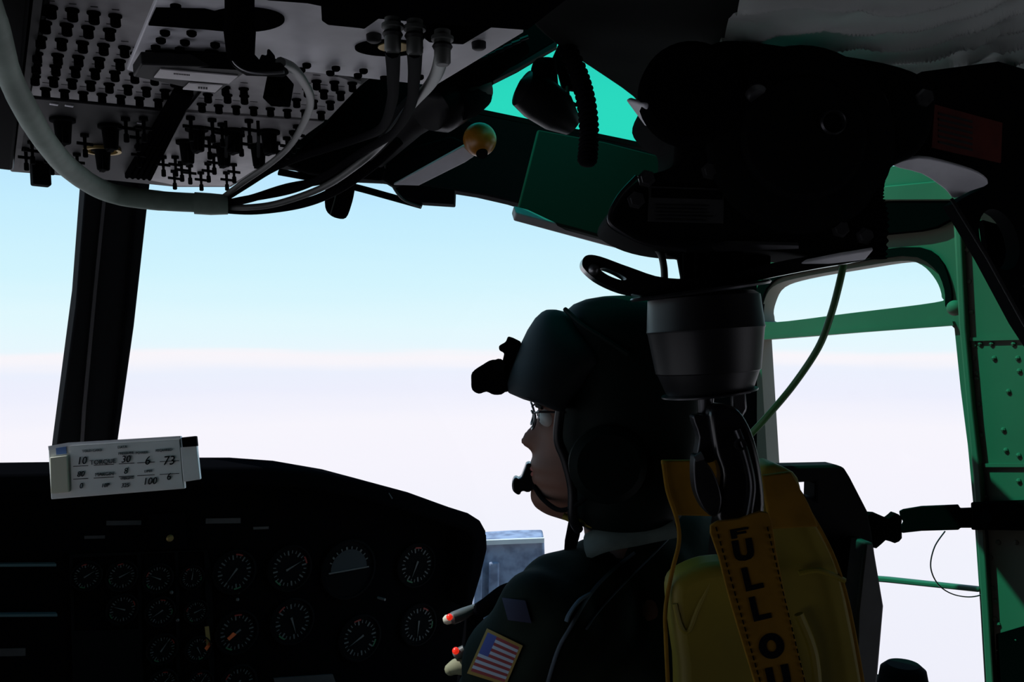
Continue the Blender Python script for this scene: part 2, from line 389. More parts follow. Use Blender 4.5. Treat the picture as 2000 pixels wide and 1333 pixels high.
obj('edge_flange', slab([(1862, 392), (1873, 392), (1886, 640), (1900, 800), (1915, 930), (1940, 1333), (1945, 1450), (1932, 1450), (1925, 1333), (1900, 930), (1884, 760), (1872, 630)], q.near(0.012), 0.014), M['green'], dpost, bevel=0.002)
obj('dark_liner', slab([(1945, 1240), (2080, 1200), (2080, 1450), (1950, 1450)], q.near(0.003), 0.004), M['soft'], dpost)

# right windshield post, seen beside the hook
struct('trim_3', slab([(1385, 480), (1482, 480), (1488, 740), (1500, 930), (1506, 1420), (1400, 1420), (1385, 900)], Plane(AF(0.95, 1.2, 0), (0.1, 1, 0)), 0.04), M['black'], bevel=0.004)
# lower nose skin closing the cabin in front
struct('wall_front', plate([(1.95, -1.0, -1.3), (1.95, 1.30, -1.3), (1.95, 1.30, -0.95), (1.95, -1.0, -0.95)], AFF*0.03), M['shell'])

# ------------------------------------------------------------------ overhead console
A_, B_ = P(710, 165, 0.80), P(350, 367, 1.24)
CN = (B_-A_).cross(V((1, 0.588, 0.05))); CP = Plane(A_, CN)
up = CP.n
if up.z < 0: up = -up
con = thing('overhead_console', CP.hit(300, 260), 'wide grey overhead panel packed with circuit breakers, knobs and toggle switches', 'control panel')
obj('panel_body', slab([(92, -60), (20, 336), (150, 346), (345, 366), (452, 366), (560, 300), (712, 163), (900, 20), (980, -60)], CP, 0.07), M['dgrey'], con, bevel=0.002)
m1 = CP.near(0.003)
obj('switch_plate', slab([(58, 192), (27, 330), (246, 350), (330, 218)], m1, 0.004), M['dgrey'], con, bevel=0.001)
obj('switch_plate', slab([(362, 219), (290, 352), (350, 364), (448, 364), (548, 300), (634, 238)], m1, 0.004), M['grey'], con, bevel=0.001)
obj('side_rail', slab([(-80, -60), (66, -60), (24, 334), (-80, 322)], CP.near(0.012), 0.08), M['black'], con, bevel=0.003)
obj('side_rail', slab([(72, -60), (92, -60), (36, 334), (26, 334)], CP.near(0.006), 0.03), M['dgrey'], con)
bm = new()
for i in range(5):
    t = i/4
    tube([CP.near(0.012).hit(346+27*t, 178+7*t), CP.near(0.012).hit(248+44*t, 346+4*t)], 0.0024, 8, bm)
obj('wire_trough', bm, M['soft'], con)
obj('trough_floor', slab([(344, 178), (378, 183), (296, 351), (244, 347)], CP.near(0.0085), 0.006), M['soft'], con)
side_n = (CP.hit(350, 366)-CP.hit(710, 165)).cross(up)
# circuit breakers
rows = [((89, 173), (309, 195), 7), ((68, 148), (322, 176), 8), ((70, 125), (340, 152), 8), ((72, 103), (234, 118), 5), ((79, 73), (243, 92), 5),
        ((88, 43), (214, 58), 4), ((99, 13), (225, 30), 4), ((266, 104), (300, 108), 2)]
bpos = []
for a, b, n in rows:
    for i in range(n):
        t = i/(n-1); bpos.append((a[0]+(b[0]-a[0])*t, a[1]+(b[1]-a[1])*t))
bpos += [(394, 203), (427, 206), (461, 208), (495, 210), (528, 212), (561, 215), (595, 216), (627, 219), (406, 184), (444, 185), (477, 187), (545, 191), (579, 194), (612, 197), (645, 199), (560, 170), (600, 173), (632, 177), (665, 180), (618, 158), (653, 160), (688, 162), (440, 170), (476, 173)]
def legend_plate(out, sel):
    bm = slab(out, m1, 0.004); q = m1.near(0.0003)
    nf = len(bm.faces)
    for (x, y) in sel:
        c = q.hit(x+2, y-11); e = q.hit(x+14, y-10)-c; g = up.cross(e).normalized()*0.0013
        prism(bm, [c-e*0.7, c+e*0.5, c+e*0.5+g, c-e*0.7+g], up*0.0006)
    bm.faces.ensure_lookup_table()
    for f in bm.faces[nf:]: f.material_index = 1
    obj('breaker_plate', bm, [M['grey'], M['placard']], con)
legend_plate([(108, -50), (60, 186), (331, 213), (378, 160), (470, -50)], [p for p in bpos if p[0] < 345])
legend_plate([(395, 178), (366, 214), (640, 234), (705, 165), (600, 130), (430, 140)], [p for p in bpos if p[0] > 370])
bk = new()
lathe([(0, 0.0046), (0.0012, 0.0046), (0.0014, 0.0034), (0.0072, 0.0036), (0.0080, 0.0030)], (0, 0, 0), -up, 14, bk)
k0 = CP.near(0.003)
first = None
for (x, y) in bpos:
    wpos = k0.hit(x, y)
    if first is None:
        me = me_from(bk, 'circuit_breaker', M['soft']); shade(me)
        first = bpy.data.objects.new('circuit_breaker', me); C.objects.link(first); first.parent = con; first.location = wpos-ORG[con.name]; ORG[first.name] = wpos
    else: dup(first, wpos, con)
# rotary knobs
kb = new(); lathe([(0, 0.012), (0.003, 0.012), (0.004, 0.0085), (0.010, 0.0080), (0.024, 0.0068), (0.025, 0.006)], (0, 0, 0), -up, 20, kb)
box(-up*0.010, AFF*0.019, AFR*0.005, -up*0.016, kb)
first = None
for (x, y) in [(384, 250), (455, 254), (525, 256), (365, 276), (436, 283), (504, 284), (122, 232), (215, 245), (200, 290)]:
    wpos = k0.hit(x, y)
    if first is None:
        me = me_from(kb, 'rotary_knob', M['black']); shade(me)
        first = bpy.data.objects.new('rotary_knob', me); C.objects.link(first); first.parent = con; first.location = wpos-ORG[con.name]; ORG[first.name] = wpos
    else: dup(first, wpos, con)
# toggle switches
tb = new(); lathe([(0, 0.0045), (0.003, 0.0045), (0.0032, 0.0020), (0.016, 0.0016), (0.017, 0.0026), (0.024, 0.0028), (0.025, 0.002)], (0, 0, 0), -up, 10, tb)
box(-up*0.009, AFR*0.016, AFF*0.003, -up*0.003, tb)
first = None
for (x, y) in [(354, 316), (340, 333), (406, 318), (392, 336), (417, 301), (442, 336), (456, 320), (372, 228), (414, 232), (433, 241), (486, 234), (580, 245), (572, 256), (560, 268), (50, 290), (62, 276), (100, 300), (150, 300), (165, 262), (245, 230), (268, 250), (280, 230), (318, 305), (342, 305), (270, 285), (370, 322), (470, 262), (408, 268), (540, 278)]:
    wpos = k0.hit(x, y)
    if first is None:
        me = me_from(tb, 'toggle_switch', M['black']); shade(me)
        first = bpy.data.objects.new('toggle_switch', me); C.objects.link(first); first.parent = con; first.location = wpos-ORG[con.name]; ORG[first.name] = wpos
    else: dup(first, wpos, con)
obj('square_knob', box(k0.hit(78, 318), AFR*0.020, AFF*0.020, -up*0.028), M['black'], con, bevel=0.002)
obj('brass_ring', lathe([(0, 0.02), (0.003, 0.02), (0.003, 0.016), (0, 0.016)], k0.hit(200, 290)-up*0.001, -up, 24), M['brass'], con)
bm = new()
for x in (440, 503):
    tube([k0.hit(x, 225)-up*0.006, k0.hit(x, 225)-up*0.02, k0.hit(x, 268)-up*0.022, k0.hit(x, 272)-up*0.004], 0.0018, 8, bm)
obj('switch_guard', bm, M['black'], con)
for (x, y) in [(105, 203), (135, 206), (275, 240)]: obj('indicator_chip', box(k0.hit(x, y), AFR*0.007, AFF*0.004, -up*0.001), M['lgrey'], con)

# ------------------------------------------------------------------ light grey mounting plate with equipment
GP = Plane(CP.p-up*0.035, up)
eq = thing('mounting_plate', GP.hit(620, 90), 'light grey flat plate with lightening discs bolted under the overhead panel', 'plate')
obj('plate', slab([(322, -40), (248, 137), (262, 142), (600, 141), (850, 168), (1022, 64), (1030, -40)], GP, 0.004), M['lgrey'], eq, bevel=0.0008)
g1 = GP.near(0.0012)
obj('opening_disc', slab(ell(478, 40, 78, 23, 36), g1, 0.002), M['soft'], eq)
obj('opening_disc', slab(ell(760, 95, 67, 15.5, 36), g1, 0.002), M['soft'], eq)
obj('brass_disc', slab(ell(770, 93, 32, 9, 28), GP.near(0.002), 0.001), M['brass'], eq)
obj('black_bracket', slab([(305, 18), (400, 20), (440, 30), (440, 62), (400, 58), (290, 50)], g1, 0.002), M['soft'], eq)
sb = new(); lathe([(0, 0.0032), (0.002, 0.0032), (0.003, 0.0022)], (0, 0, 0), -up, 12, sb)
first = None
for (x, y) in [(599, 125), (588, 134), (656, 131), (645, 140), (710, 136), (699, 145), (750, 150), (820, 148), (343, 10), (322, 61), (374, 62), (314, 76), (361, 80), (304, 90), (351, 94), (420, 85), (409, 99), (418, 100)]:
    wpos = g1.hit(x, y)
    if first is None:
        me = me_from(sb, 'screw_head', M['soft']); shade(me)
        first = bpy.data.objects.new('screw_head', me); C.objects.link(first); first.parent = eq; first.location = wpos-ORG[eq.name]; ORG[first.name] = wpos
    else: dup(first, wpos, eq)
for (x, y) in [(730, 68), (935, 83)]:
    obj('rubber_grommet', lathe([(0, 0.0052), (0.004, 0.005), (0.005, 0.0035)], g1.hit(x, y), -up, 18), M['dgrey'], eq)

# black tray lid on the plate, at the upper edge of the view
TP = Plane(GP.p-up*0.02, up)
tr = obj('equipment_box', slab([(520, -60), (520, 2), (600, 8), (650, 18), (628, 42), (640, 50), (700, 56), (712, 58), (740, 38), (900, 52), (935, 58), (910, 78), (880, 82), (845, 78), (828, 62), (815, 62), (820, 70), (838, 84), (905, 88), (960, 55), (1030, 60), (1120, -10), (1150, -60)], TP, 0.018), M['soft'], None,
         label='black cut-out equipment bracket hanging below the light grey plate', cat='bracket', bevel=0.001)
# identification box with two white stickers
IP = Plane(GP.p-up*0.013, up)
ib = obj('junction_box', slab([(276, 126), (260, 150), (330, 164), (420, 184), (480, 142), (488, 132)], IP, 0.009), M['dgrey'], None, label='flat dark box with two white stickers under the light grey plate', cat='box', bevel=0.001)
obj('white_sticker', slab([(314, 136), (465, 149), (447, 164), (301, 152)], IP.near(0.0008), 0.001), M['sticker'], ib)
obj('white_sticker', slab([(370, 163), (435, 167), (420, 181), (357, 175)], IP.near(0.0008), 0.001), M['sticker'], ib)
obj('front_flange', slab([(284, 98), (480, 106), (486, 138), (276, 126)], Plane(IP.hit(380, 133), (0.1, 1, 0.6)), 0.004), M['soft'], ib)
text('----------', 355, 143, 8, IP.near(0.0015), -5, M['placard'], ib, 'sticker_print', sx=0.9)
text('====', 396, 171, 6, IP.near(0.0015), -4, M['placard'], ib, 'sticker_print', sx=1.0)

# hanging black post and clamp cluster, centre top
hp = thing('cable_clamp', P(470, 60, 0.5), 'thick black stub with clamp and short cable loops hanging beneath the grey plate', 'clamp')
obj('stub', tube([P(468, -60, 0.50), P(468, 40, 0.51), P(468, 60, 0.51), P(470, 112, 0.52)], [0.0086, 0.0086, 0.0094, 0.0082], 20), M['soft'], hp)
obj('clamp_jaw', slab([(445, 100), (492, 100), (505, 117), (510, 105), (520, 108), (521, 95), (527, 95), (529, 113), (548, 115), (556, 132), (545, 140), (470, 137), (450, 125)], DP(0.53), 0.012), M['black'], hp, bevel=0.001)
obj('black_block', slab([(522, 142), (560, 146), (552, 194), (512, 192)], DP(0.56), 0.02), M['soft'], hp, bevel=0.001)
obj('metal_band', ptube([(452, 104, 0.525), (458, 122, 0.525), (480, 138, 0.525), (515, 143, 0.525), (555, 141, 0.525)], 0.0009), M['steel'], hp)

# the three plugs and their leads
plugs = []
for i, (x, y0, y1, m, lb) in enumerate([(767, 36, 102, 'gcable', 'leftmost'), (810, 40, 104, 'gcable', 'middle'), (864, 60, 112, 'hose', 'rightmost')]):
    d = 0.44
    t = obj('cable_plug', lathe([(0, 0.0042), (0.003, 0.0042), (0.0032, 0.0058), (0.005, 0.0058), (0.0052, 0.0043), (0.0165, 0.0043), (0.0178, 0.0032)], P(x, y0, d), P(x, y1, d)-P(x, y0, d), 18), M['gcable'], None,
            label='%s of three ribbed grey plugs screwed upward into the black bracket' % lb, cat='plug', group='plugs in the black bracket')
    obj('collar_ring', lathe([(0, 0.0046), (0.0014, 0.0054), (0.0028, 0.0046)], P(x, y0+26, d), P(x, y1, d)-P(x, y0, d), 18), M['dgrey'], t)

# ------------------------------------------------------------------ hose and cables
def modr(base, n, amp=0.03, k=9): return [base*(1+(amp if (i//k) % 2 else 0)) for i in range(n)]
hp_ = smoothloop([tuple(P(*p)) for p in [(-30, -20, 0.50), (-8, 50, 0.55), (14, 135, 0.62), (46, 205, 0.69), (88, 275, 0.78), (140, 333, 0.90), (210, 375, 1.0), (300, 391, 1.03), (400, 397, 1.06), (445, 399, 1.07)]], 10, closed=False)
hose = obj('wrapped_hose', tube(hp_, [r*(0.60+0.40*min(1, i/60)) for i, r in enumerate(modr(0.0118, len(hp_)))], 20), M['hose'], None, label='thick grey-green tape-wrapped cable bundle sagging across the upper left windshield', cat='hose')
obj('tape_end', tube([P(380, 397, 1.055), P(412, 399, 1.06), P(445, 400, 1.066)], [0.0135, 0.0135, 0.0122], 20), M['hose'], hose)
cabs = [([(425, 394, 1.07), (470, 360, 1.04), (530, 318, 0.98), (570, 280, 0.92), (600, 225, 0.80), (606, 190, 0.72), (590, 155, 0.62), (570, 132, 0.56), (548, 122, 0.53)], 0.0034, 'gcable', 'thin grey cable curling up from the bundle to the clamp'),
        ([(425, 397, 1.07), (480, 362, 1.05), (532, 330, 1.02), (590, 306, 0.99), (697, 272, 0.90), (745, 250, 0.80), (765, 200, 0.66), (768, 150, 0.54), (767, 98, 0.44)], 0.0042, 'cable', 'black cable rising from the bundle to the leftmost plug'),
        ([(430, 400, 1.07), (470, 391, 1.06), (565, 373, 1.04), (631, 346, 1.0), (700, 302, 0.94), (765, 262, 0.84), (800, 210, 0.68), (809, 150, 0.54), (810, 98, 0.44)], 0.0042, 'cable', 'black cable rising from the bundle to the middle plug'),
        ([(432, 405, 1.07), (490, 405, 1.06), (548, 396, 1.05), (631, 366, 1.02), (697, 323, 0.96), (746, 280, 0.90), (799, 211, 0.72), (845, 158, 0.56), (864, 104, 0.44)], 0.0040, 'gcable', 'grey-tipped cable rising from the bundle to the rightmost plug'),
        ([(430, 408, 1.07), (500, 411, 1.07), (590, 398, 1.06), (660, 370, 1.04), (730, 322, 1.02), (780, 275, 1.0)], 0.0056, 'cable', 'lowest black cable leaving the bundle towards the yellow knob lever'),
        ([(425, 402, 1.09), (490, 388, 1.10), (560, 366, 1.10), (650, 347, 1.10), (700, 310, 1.08), (750, 270, 1.05)], 0.0050, 'cable', 'black cable crossing behind the others towards the roof header')]
for pts, r, m, lb in cabs:
    obj('cable', ptube(pts, r, 8, 10), M[m], None, label=lb, cat='cable', group='cables fanning out of the wrapped bundle')
obj('strap_cable', ptube([(545, 336, 1.15), (620, 350, 1.15), (690, 365, 1.15), (760, 384, 1.15), (824, 402, 1.15)], 0.0060, 6, 10, flat=0.6), M['black'], None, label='flat black strap end running below the roof header to a cut tip', cat='strap')
lp = obj('loop_strap', slab(smoothloop([(640, 345), (634, 395), (640, 416), (655, 424), (672, 423), (682, 400), (689, 370), (691, 335), (670, 330)], 3), DP(1.12), 0.014), M['soft'], None, label='short black webbing loop hanging against the sky below the cables', cat='strap', bevel=0.001)
obj('stitched_edge', ptube([(659, 352, 1.118), (655, 385, 1.118), (645, 420, 1.118)], 0.0008), M['gcable'], lp)

# ------------------------------------------------------------------ dark structure between plate and roof window, lever with yellow ball
rb = thing('roof_rail', P(960, 130, 0.98), 'dark metal rail with clamps running up to the roof beside the green window', 'rail')
obj('rail', slab([(900, 90), (1010, 20), (1060, 30), (1092, 72), (1084, 84), (1010, 128), (962, 152), (930, 196), (880, 200), (880, 130)], DP(1.0), 0.03), M['black'], rb, bevel=0.003)
obj('round_canister', tube([P(838, 222, 0.97), P(850, 212, 0.98), P(905, 178, 0.99), P(940, 160, 1.0)], [0.021, 0.031, 0.031, 0.022], 24), M['rubber'], rb)
obj('end_cap', tube([P(895, 205, 0.97), P(915, 196, 0.98), P(938, 184, 1.0)], [0.018, 0.020, 0.016], 20), M['black'], rb)
obj('rail_edge', slab([(1084, 82), (1088, 90), (1010, 134), (964, 158), (962, 150), (1010, 126)], DP(0.995), 0.012), M['dgrey'], rb)
obj('clamp', slab([(870, 150), (1020, 68), (1035, 92), (960, 150), (905, 170)], DP(0.95), 0.02), M['soft'], rb, bevel=0.002)
bm = new()
for i in range(6): tube([P(936+i*16, 118-i*8, 0.945), P(952+i*16, 112-i*8, 0.945)], 0.0022, 8, bm)
obj('fitting', bm, M['dsteel'], rb)
obj('under_cover', slab([(640, 238), (690, 160), (680, 125), (870, 125), (880, 172), (870, 215), (930, 240), (900, 280), (770, 345), (740, 352), (600, 338), (556, 322)], DP(1.13), 0.03), M['black'], rb, bevel=0.003)
obj('ribbed_tube', tube([P(735, 312, 1.08), P(800, 235, 1.03), P(850, 195, 1.0)], [0.012, 0.022, 0.026], 20), M['dgrey'], rb)
lv = thing('knob_lever', P(850, 320, 1.06), 'flat metal lever ending in a round yellow ball knob under the roof header', 'lever')
obj('lever_arm', slab([(768, 362), (905, 286), (926, 306), (908, 318), (818, 363)], Plane(P(850, 320, 1.06), (0.1, 1, 0.9)), 0.006), M['lgrey'], lv, bevel=0.001)
obj('lever_housing', slab([(745, 350), (760, 300), (880, 265), (915, 280), (900, 300), (765, 362)], DP(1.09), 0.03), M['black'], lv, bevel=0.003)
obj('ball_knob', ball(P(937, 273, 1.03), 0.0202, seg=32), M['yknob'], lv)
obj('knob_ring', lathe([(0, 0.007), (0.004, 0.007)], P(941, 302, 1.02), (0.1, 0.6, 0.8), 16), M['black'], lv)
obj('latch_box', slab([(766, 355), (888, 370), (887, 399), (824, 395), (790, 388), (766, 368)], DP(1.14), 0.03), M['black'], None, label='small black box under the roof header left of the windshield top edge', cat='box', bevel=0.002)
obj('hanging_cord', ptube([(752, 318, 1.1), (760, 350, 1.1), (785, 388, 1.1), (822, 405, 1.1)], 0.0016), M['gcable'], None, label='thin pale cord curling down beside the small black header box', cat='cord')

# ------------------------------------------------------------------ headliner and quilted blanket
obj('headliner', slab(smoothloop([(1000, -80), (1030, 30), (1080, 84), (1160, 138), (1235, 190), (1280, 240), (1330, 262), (1370, 180), (1430, 60), (1500, -80)], 3), ZP(0.31), 0.02), M['liner'], None, label='black cloth headliner sagging at the edge of the green roof window', cat='headliner', bevel=0.004)
bm = new(); qn = ZP(0.30); nx, ny = 240, 110
g = []
for j in range(ny+1):
    row = []
    for i in range(nx+1):
        u, v = i/nx, j/ny
        xb = 1385+u*715; yb = 118+62*u+14*math.sin(u*9)+10*math.sin(u*23+1)
        if u > 0.68: yb += (u-0.68)*130
        xt = 1475+u*640; yt = -90
        p = qn.hit(xt+(xb-xt)*v, yt+(yb-yt)*v)
        s = p.x*0.50+p.y*1.0
        h = 0.015*(1-abs(math.sin(s*48+1.5*math.sin(p.x*14)+0.9*math.sin(p.x*31-p.y*17)))) ** 2.2+0.004*abs(math.sin(p.y*70+p.x*12+2*math.sin(p.x*19)))
        h += 0.004*math.sin(p.x*12+1)*math.sin(p.y*15)
        row.append(bm.verts.new(p+V((0, 0, -h))))
    g.append(row)
for j in range(ny):
    for i in range(nx): bm.faces.new((g[j][i], g[j][i+1], g[j+1][i+1], g[j+1][i]))
r = bmesh.ops.solidify(bm, geom=bm.faces[:], thickness=0.006)
obj('quilted_blanket', bm, M['quilt'], None, label='wrinkled grey quilted insulation blanket on the ceiling above the hoist', cat='blanket', ang=180)

# ------------------------------------------------------------------ padded visor box under the roof window
vb = thing('visor_box', P(1130, 380, 1.2), 'dark box-shaped sun visor with grey lower edge below the green roof window', 'visor')
VP_ = Plane(P(1130, 380, 1.18), (-0.15, 1, -0.35))
obj('front_board', slab([(1050, 252), (1180, 276), (1312, 310), (1330, 400), (1255, 485), (1130, 450), (1008, 418)], VP_, 0.012), M['vboard'], vb, bevel=0.003)
obj('lower_edge', slab([(1008, 416), (1130, 448), (1255, 482), (1248, 497), (1180, 480), (1003, 432)], Plane(P(1130, 455, 1.175), (-0.2, 1, 0.8)), 0.02), M['grey'], vb, bevel=0.002)

# ------------------------------------------------------------------ map lamp on flexible conduit
ml = thing('map_lamp', P(1080, 180, 0.92), 'black swivel map lamp hanging in front of the green roof window', 'lamp')
obj('lamp_head', tube([P(1012, 168, 0.90), P(1020, 172, 0.90), P(1050, 190, 0.91), P(1090, 220, 0.92), P(1118, 246, 0.93)], [0.008, 0.020, 0.0245, 0.022, 0.012], 24), M['rubber'], ml)
obj('lamp_joint', tube([P(1066, 118, 0.91), P(1066, 165, 0.91), P(1070, 200, 0.91)], [0.011, 0.0135, 0.014], 18), M['black'], ml)
obj('joint_cap', lathe([(0, 0.006), (0.002, 0.0085), (0.012, 0.0085), (0.014, 0.006)], P(1052, 140, 0.90), (0.1, -1, 0.1), 18), M['black'], ml)
obj('bracket', slab([(1072, 128), (1088, 92), (1110, 96), (1112, 150), (1135, 160), (1132, 176), (1098, 172), (1090, 140)], DP(0.93), 0.01), M['black'], ml, bevel=0.001)
obj('wire', ptube([(1108, 170, 0.93), (1112, 195, 0.92), (1128, 205, 0.92), (1140, 190, 0.92)], 0.002), M['cable'], ml)
pts = smoothloop([tuple(P(*p)) for p in [(1105, 88, 0.9), (1128, 140, 0.89), (1143, 190, 0.88), (1150, 245, 0.87), (1149, 290, 0.865), (1146, 322, 0.86)]], 26, closed=False)
cr_ = []
for i in range(len(pts)):
    rr = 0.0092+0.0014*math.sin(i*1.15)
    if i > len(pts)-12: rr *= math.sqrt(max(0.05, 1-((i-(len(pts)-12))/12.5)**2))
    cr_.append(rr)
obj('coiled_hose', tube(pts, cr_, 16), M['cable'], None, label='ribbed black flexible conduit hanging down beside the map lamp', cat='hose', ang=80)

# ------------------------------------------------------------------ rescue hoist
h = thing('rescue_hoist', P(1500, 300, 0.85), 'large black rescue hoist housing mounted under the ceiling behind the pilot', 'hoist')
hout = smoothloop([(1262, 212), (1280, 165), (1318, 118), (1380, 88), (1440, 76), (1600, 98), (1760, 128), (1826, 170), (1822, 250), (1792, 300), (1742, 328), (1726, 400), (1714, 470), (1692, 496), (1600, 497), (1480, 488), (1345, 488), (1262, 476), (1205, 452), (1186, 428), (1212, 385), (1256, 345), (1310, 326), (1318, 300), (1316, 264), (1290, 250)], 4)
HF = DP(0.80)
obj('housing', slab(hout, HF, 0.10), M['black'], h, bevel=0.006, segs=3)
obj('gear_cover', lathe([(0, 0.088), (0.006, 0.088), (0.012, 0.080), (0.013, 0.058), (0.018, 0.054), (0.022, 0.030)], P(1560, 275, 0.80), -V((0, 1, 0)), 48), M['black'], h, bevel=0.001)
obj('motor_end', lathe([(0, 0.048), (0.014, 0.048), (0.02, 0.042)], P(1345, 190, 0.80), -V((0, 1, 0)), 36), M['soft'], h)
obj('mount_lug', slab([(1258, 206), (1268, 200), (1310, 252), (1305, 262), (1294, 256)], Plane(P(1280, 230, 0.79), (-0.6, 1, 0.5)), 0.03), M['lgrey'], h, bevel=0.002)
bb = new(); lathe([(0, 0.0085), (0.003, 0.0085), (0.0034, 0.006), (0.008, 0.006)], (0, 0, 0), (0, -1, 0), 6, bb)
bolt_me = me_from(bb, 'bolt', M['steel']); shade(bolt_me); first = None
for (x, y) in [(1471, 151), (1535, 178), (1655, 145), (1690, 210), (1395, 241), (1552, 381), (1612, 350), (1466, 400), (1242, 392), (1262, 350), (1715, 292), (1688, 462), (1804, 192), (1386, 335), (1640, 448)]:
    wpos = P(x, y, 0.80)
    if first is None:
        first = bpy.data.objects.new('bolt', bolt_me); C.objects.link(first); first.parent = h; first.location = wpos-ORG[h.name]; ORG[first.name] = wpos
    else: dup(first, wpos, h)
obj('sight_ring', lathe([(0, 0.0105), (0.005, 0.0118), (0.007, 0.0105), (0.005, 0.0092), (0, 0.0092)], P(1624, 241, 0.78), (0, -1, 0), 28), M['dsteel'], h)
obj('grease_cap', lathe([(0, 0.011), (0.008, 0.011), (0.012, 0.007)], P(1473, 184, 0.795), (0, -1, -0.6), 20), M['steel'], h)
obj('round_seal', lathe([(0, 0.02), (0.003, 0.021), (0.004, 0.018), (0, 0.0175)], P(1690, 212, 0.797), (0, -1, 0), 28), M['dgrey'], h)
pc = obj('name_plate', slab([(1268, 364), (1414, 369), (1413, 436), (1266, 432)], DP(0.797), 0.003), M['placard'], h)
bm = new()
for i in range(5):
    y = 400+i*7; slab([(1280, y), (1280+random.randint(95, 122), y+2), (1280+100, y+5), (1280, y+3)], DP(0.7955), 0.001, bm=bm)
obj('plate_print', bm, M['dgrey'], pc)
obj('plate_header', slab([(1272, 368), (1410, 373), (1410, 390), (1272, 386)], DP(0.796), 0.001), M['soft'], pc)
obj('lower_flange', tube(smoothloop([tuple(P(*p)) for p in [(1244, 345, 0.79), (1208, 385, 0.79), (1190, 427, 0.79), (1210, 450, 0.79), (1262, 476, 0.79), (1340, 488, 0.79)]], 5, closed=False), 0.0022, 8), M['dsteel'], h)
obj('underside_strip', slab([(1390, 484), (1420, 477), (1560, 480), (1560, 486), (1400, 492)], Plane(P(1480, 484, 0.79), (0, 1, 1.4)), 0.004), M['dsteel'], h)
# cable guide arm with looped end
ga = smoothloop([(1137, 512), (1146, 499), (1172, 501), (1230, 522), (1300, 543), (1400, 541), (1500, 516), (1600, 497), (1690, 487), (1706, 494), (1690, 508), (1600, 524), (1480, 548), (1380, 572), (1300, 578), (1230, 574), (1175, 553), (1143, 528)], 4)
gs = smoothloop([(1172, 526), (1182, 524), (1205, 533), (1224, 545), (1212, 547), (1188, 538)], 3)
obj('guide_arm', slab(ga, DP(0.80), 0.03, [gs]), M['glossy'], h, bevel=0.004, segs=3)
obj('arm_glint_strip', slab([(1440, 545), (1520, 524), (1640, 500), (1706, 489), (1690, 508), (1600, 519), (1500, 541), (1445, 556)], Plane(P(1600, 508, 0.795), (0, 1, 1.6)), 0.004), M['lgrey'], h, bevel=0.001)  # glint along the arm's lit underside, painted as a light grey strip
obj('pivot_pin', ball(P(1160, 527, 0.80), 0.0055), M['steel'], h)
bm = new()
for x, r_ in ((1338, 6), (1362, 7), (1395, 10), (1440, 12)): tube([P(x, 480, 0.83), P(x+2, 555, 0.83)], r_*0.83/FPX, 10, bm)
obj('support_pins', bm, M['black'], h)
obj('support_block', slab([(1338, 484), (1505, 484), (1505, 520), (1450, 536), (1400, 548), (1340, 552)], DP(0.845), 0.03), M['soft'], h)
obj('hydraulic_line', ptube([(1284, 486, 0.84), (1292, 500, 0.84), (1297, 525, 0.84), (1298, 555, 0.84)], 0.0036), M['gcable'], h)
obj('clamp_link', slab([(1300, 488), (1340, 488), (1345, 560), (1335, 560), (1325, 505), (1303, 498)], DP(0.84), 0.01), M['black'], h, bevel=0.001)
# bumper cup above the hook
axd = (P(1385, 772, 0.82)-P(1373, 578, 0.82)).normalized()
s_ = 0.82/FPX
obj('top_disc', lathe([(0, 40*s_), (0, 133*s_), (3*s_, 136*s_), (7*s_, 133*s_), (7*s_, 40*s_)], P(1366, 565, 0.82), V((0.14, 0.04, -1)), 48), M['dsteel'], h)
obj('bumper_cup', lathe([(0, 96*s_), (8*s_, 108*s_), (66*s_, 113*s_), (70*s_, 114*s_), (74*s_, 112*s_), (152*s_, 101*s_), (154*s_, 98*s_), (190*s_, 84*s_), (196*s_, 80*s_)], P(1373, 574, 0.82), axd, 56), M['rubber'], h, ang=25)
obj('cup_rim', lathe([(0, 82*s_), (2*s_, 93*s_), (5*s_, 93*s_), (7*s_, 80*s_)], P(1385, 764, 0.82), V((0.12, 0.02, -1)), 48), M['dsteel'], h)
obj('cable_end', lathe([(0, 30*s_), (8*s_, 34*s_), (10*s_, 16*s_), (38*s_, 14*s_), (44*s_, 22*s_)], P(1378, 768, 0.82), V((0.0, 0, -1)), 20), M['dsteel'], h)

# ------------------------------------------------------------------ rescue hook (hangs from the cable)
hk = thing('rescue_hook', P(1430, 900, 0.80), 'dark forged steel rescue hook hanging under the rubber bumper cup', 'hook')
obj('swivel', slab(smoothloop([(1354, 815), (1375, 812), (1402, 816), (1400, 850), (1404, 890), (1385, 905), (1362, 896), (1366, 855)], 3), DP(0.80), 0.02), M['dsteel'], hk, bevel=0.004, segs=3)
obj('hook_body', slab(smoothloop([(1388, 800), (1425, 792), (1452, 812), (1475, 860), (1490, 930), (1494, 1000), (1470, 1030), (1420, 1040), (1400, 1000), (1410, 930), (1396, 880)], 4), DP(0.79), 0.024), M['glossy'], hk, bevel=0.006, segs=3)
obj('hook_shackle', slab(smoothloop([(1358, 892), (1372, 895), (1395, 925), (1410, 975), (1400, 1010), (1378, 1000), (1360, 965), (1355, 925)], 4), DP(0.785), 0.02), M['dsteel'], hk, bevel=0.006, segs=3)
obj('hook_ridge', ptube([(1440, 840, 0.788), (1458, 890, 0.785), (1470, 950, 0.785), (1462, 1010, 0.785)], [0.003]*19), M['dsteel'], hk)
obj('gate_pin', lathe([(0, 0.0055), (0.004, 0.0055), (0.004, 0.003), (0.002, 0.003)], P(1445, 868, 0.787), (0, -1, 0), 20), M['dsteel'], hk)
obj('gate_tab', tube([P(1357, 897, 0.785), P(1372, 890, 0.785)], [0.003, 0.004], 10), M['steel'], hk)
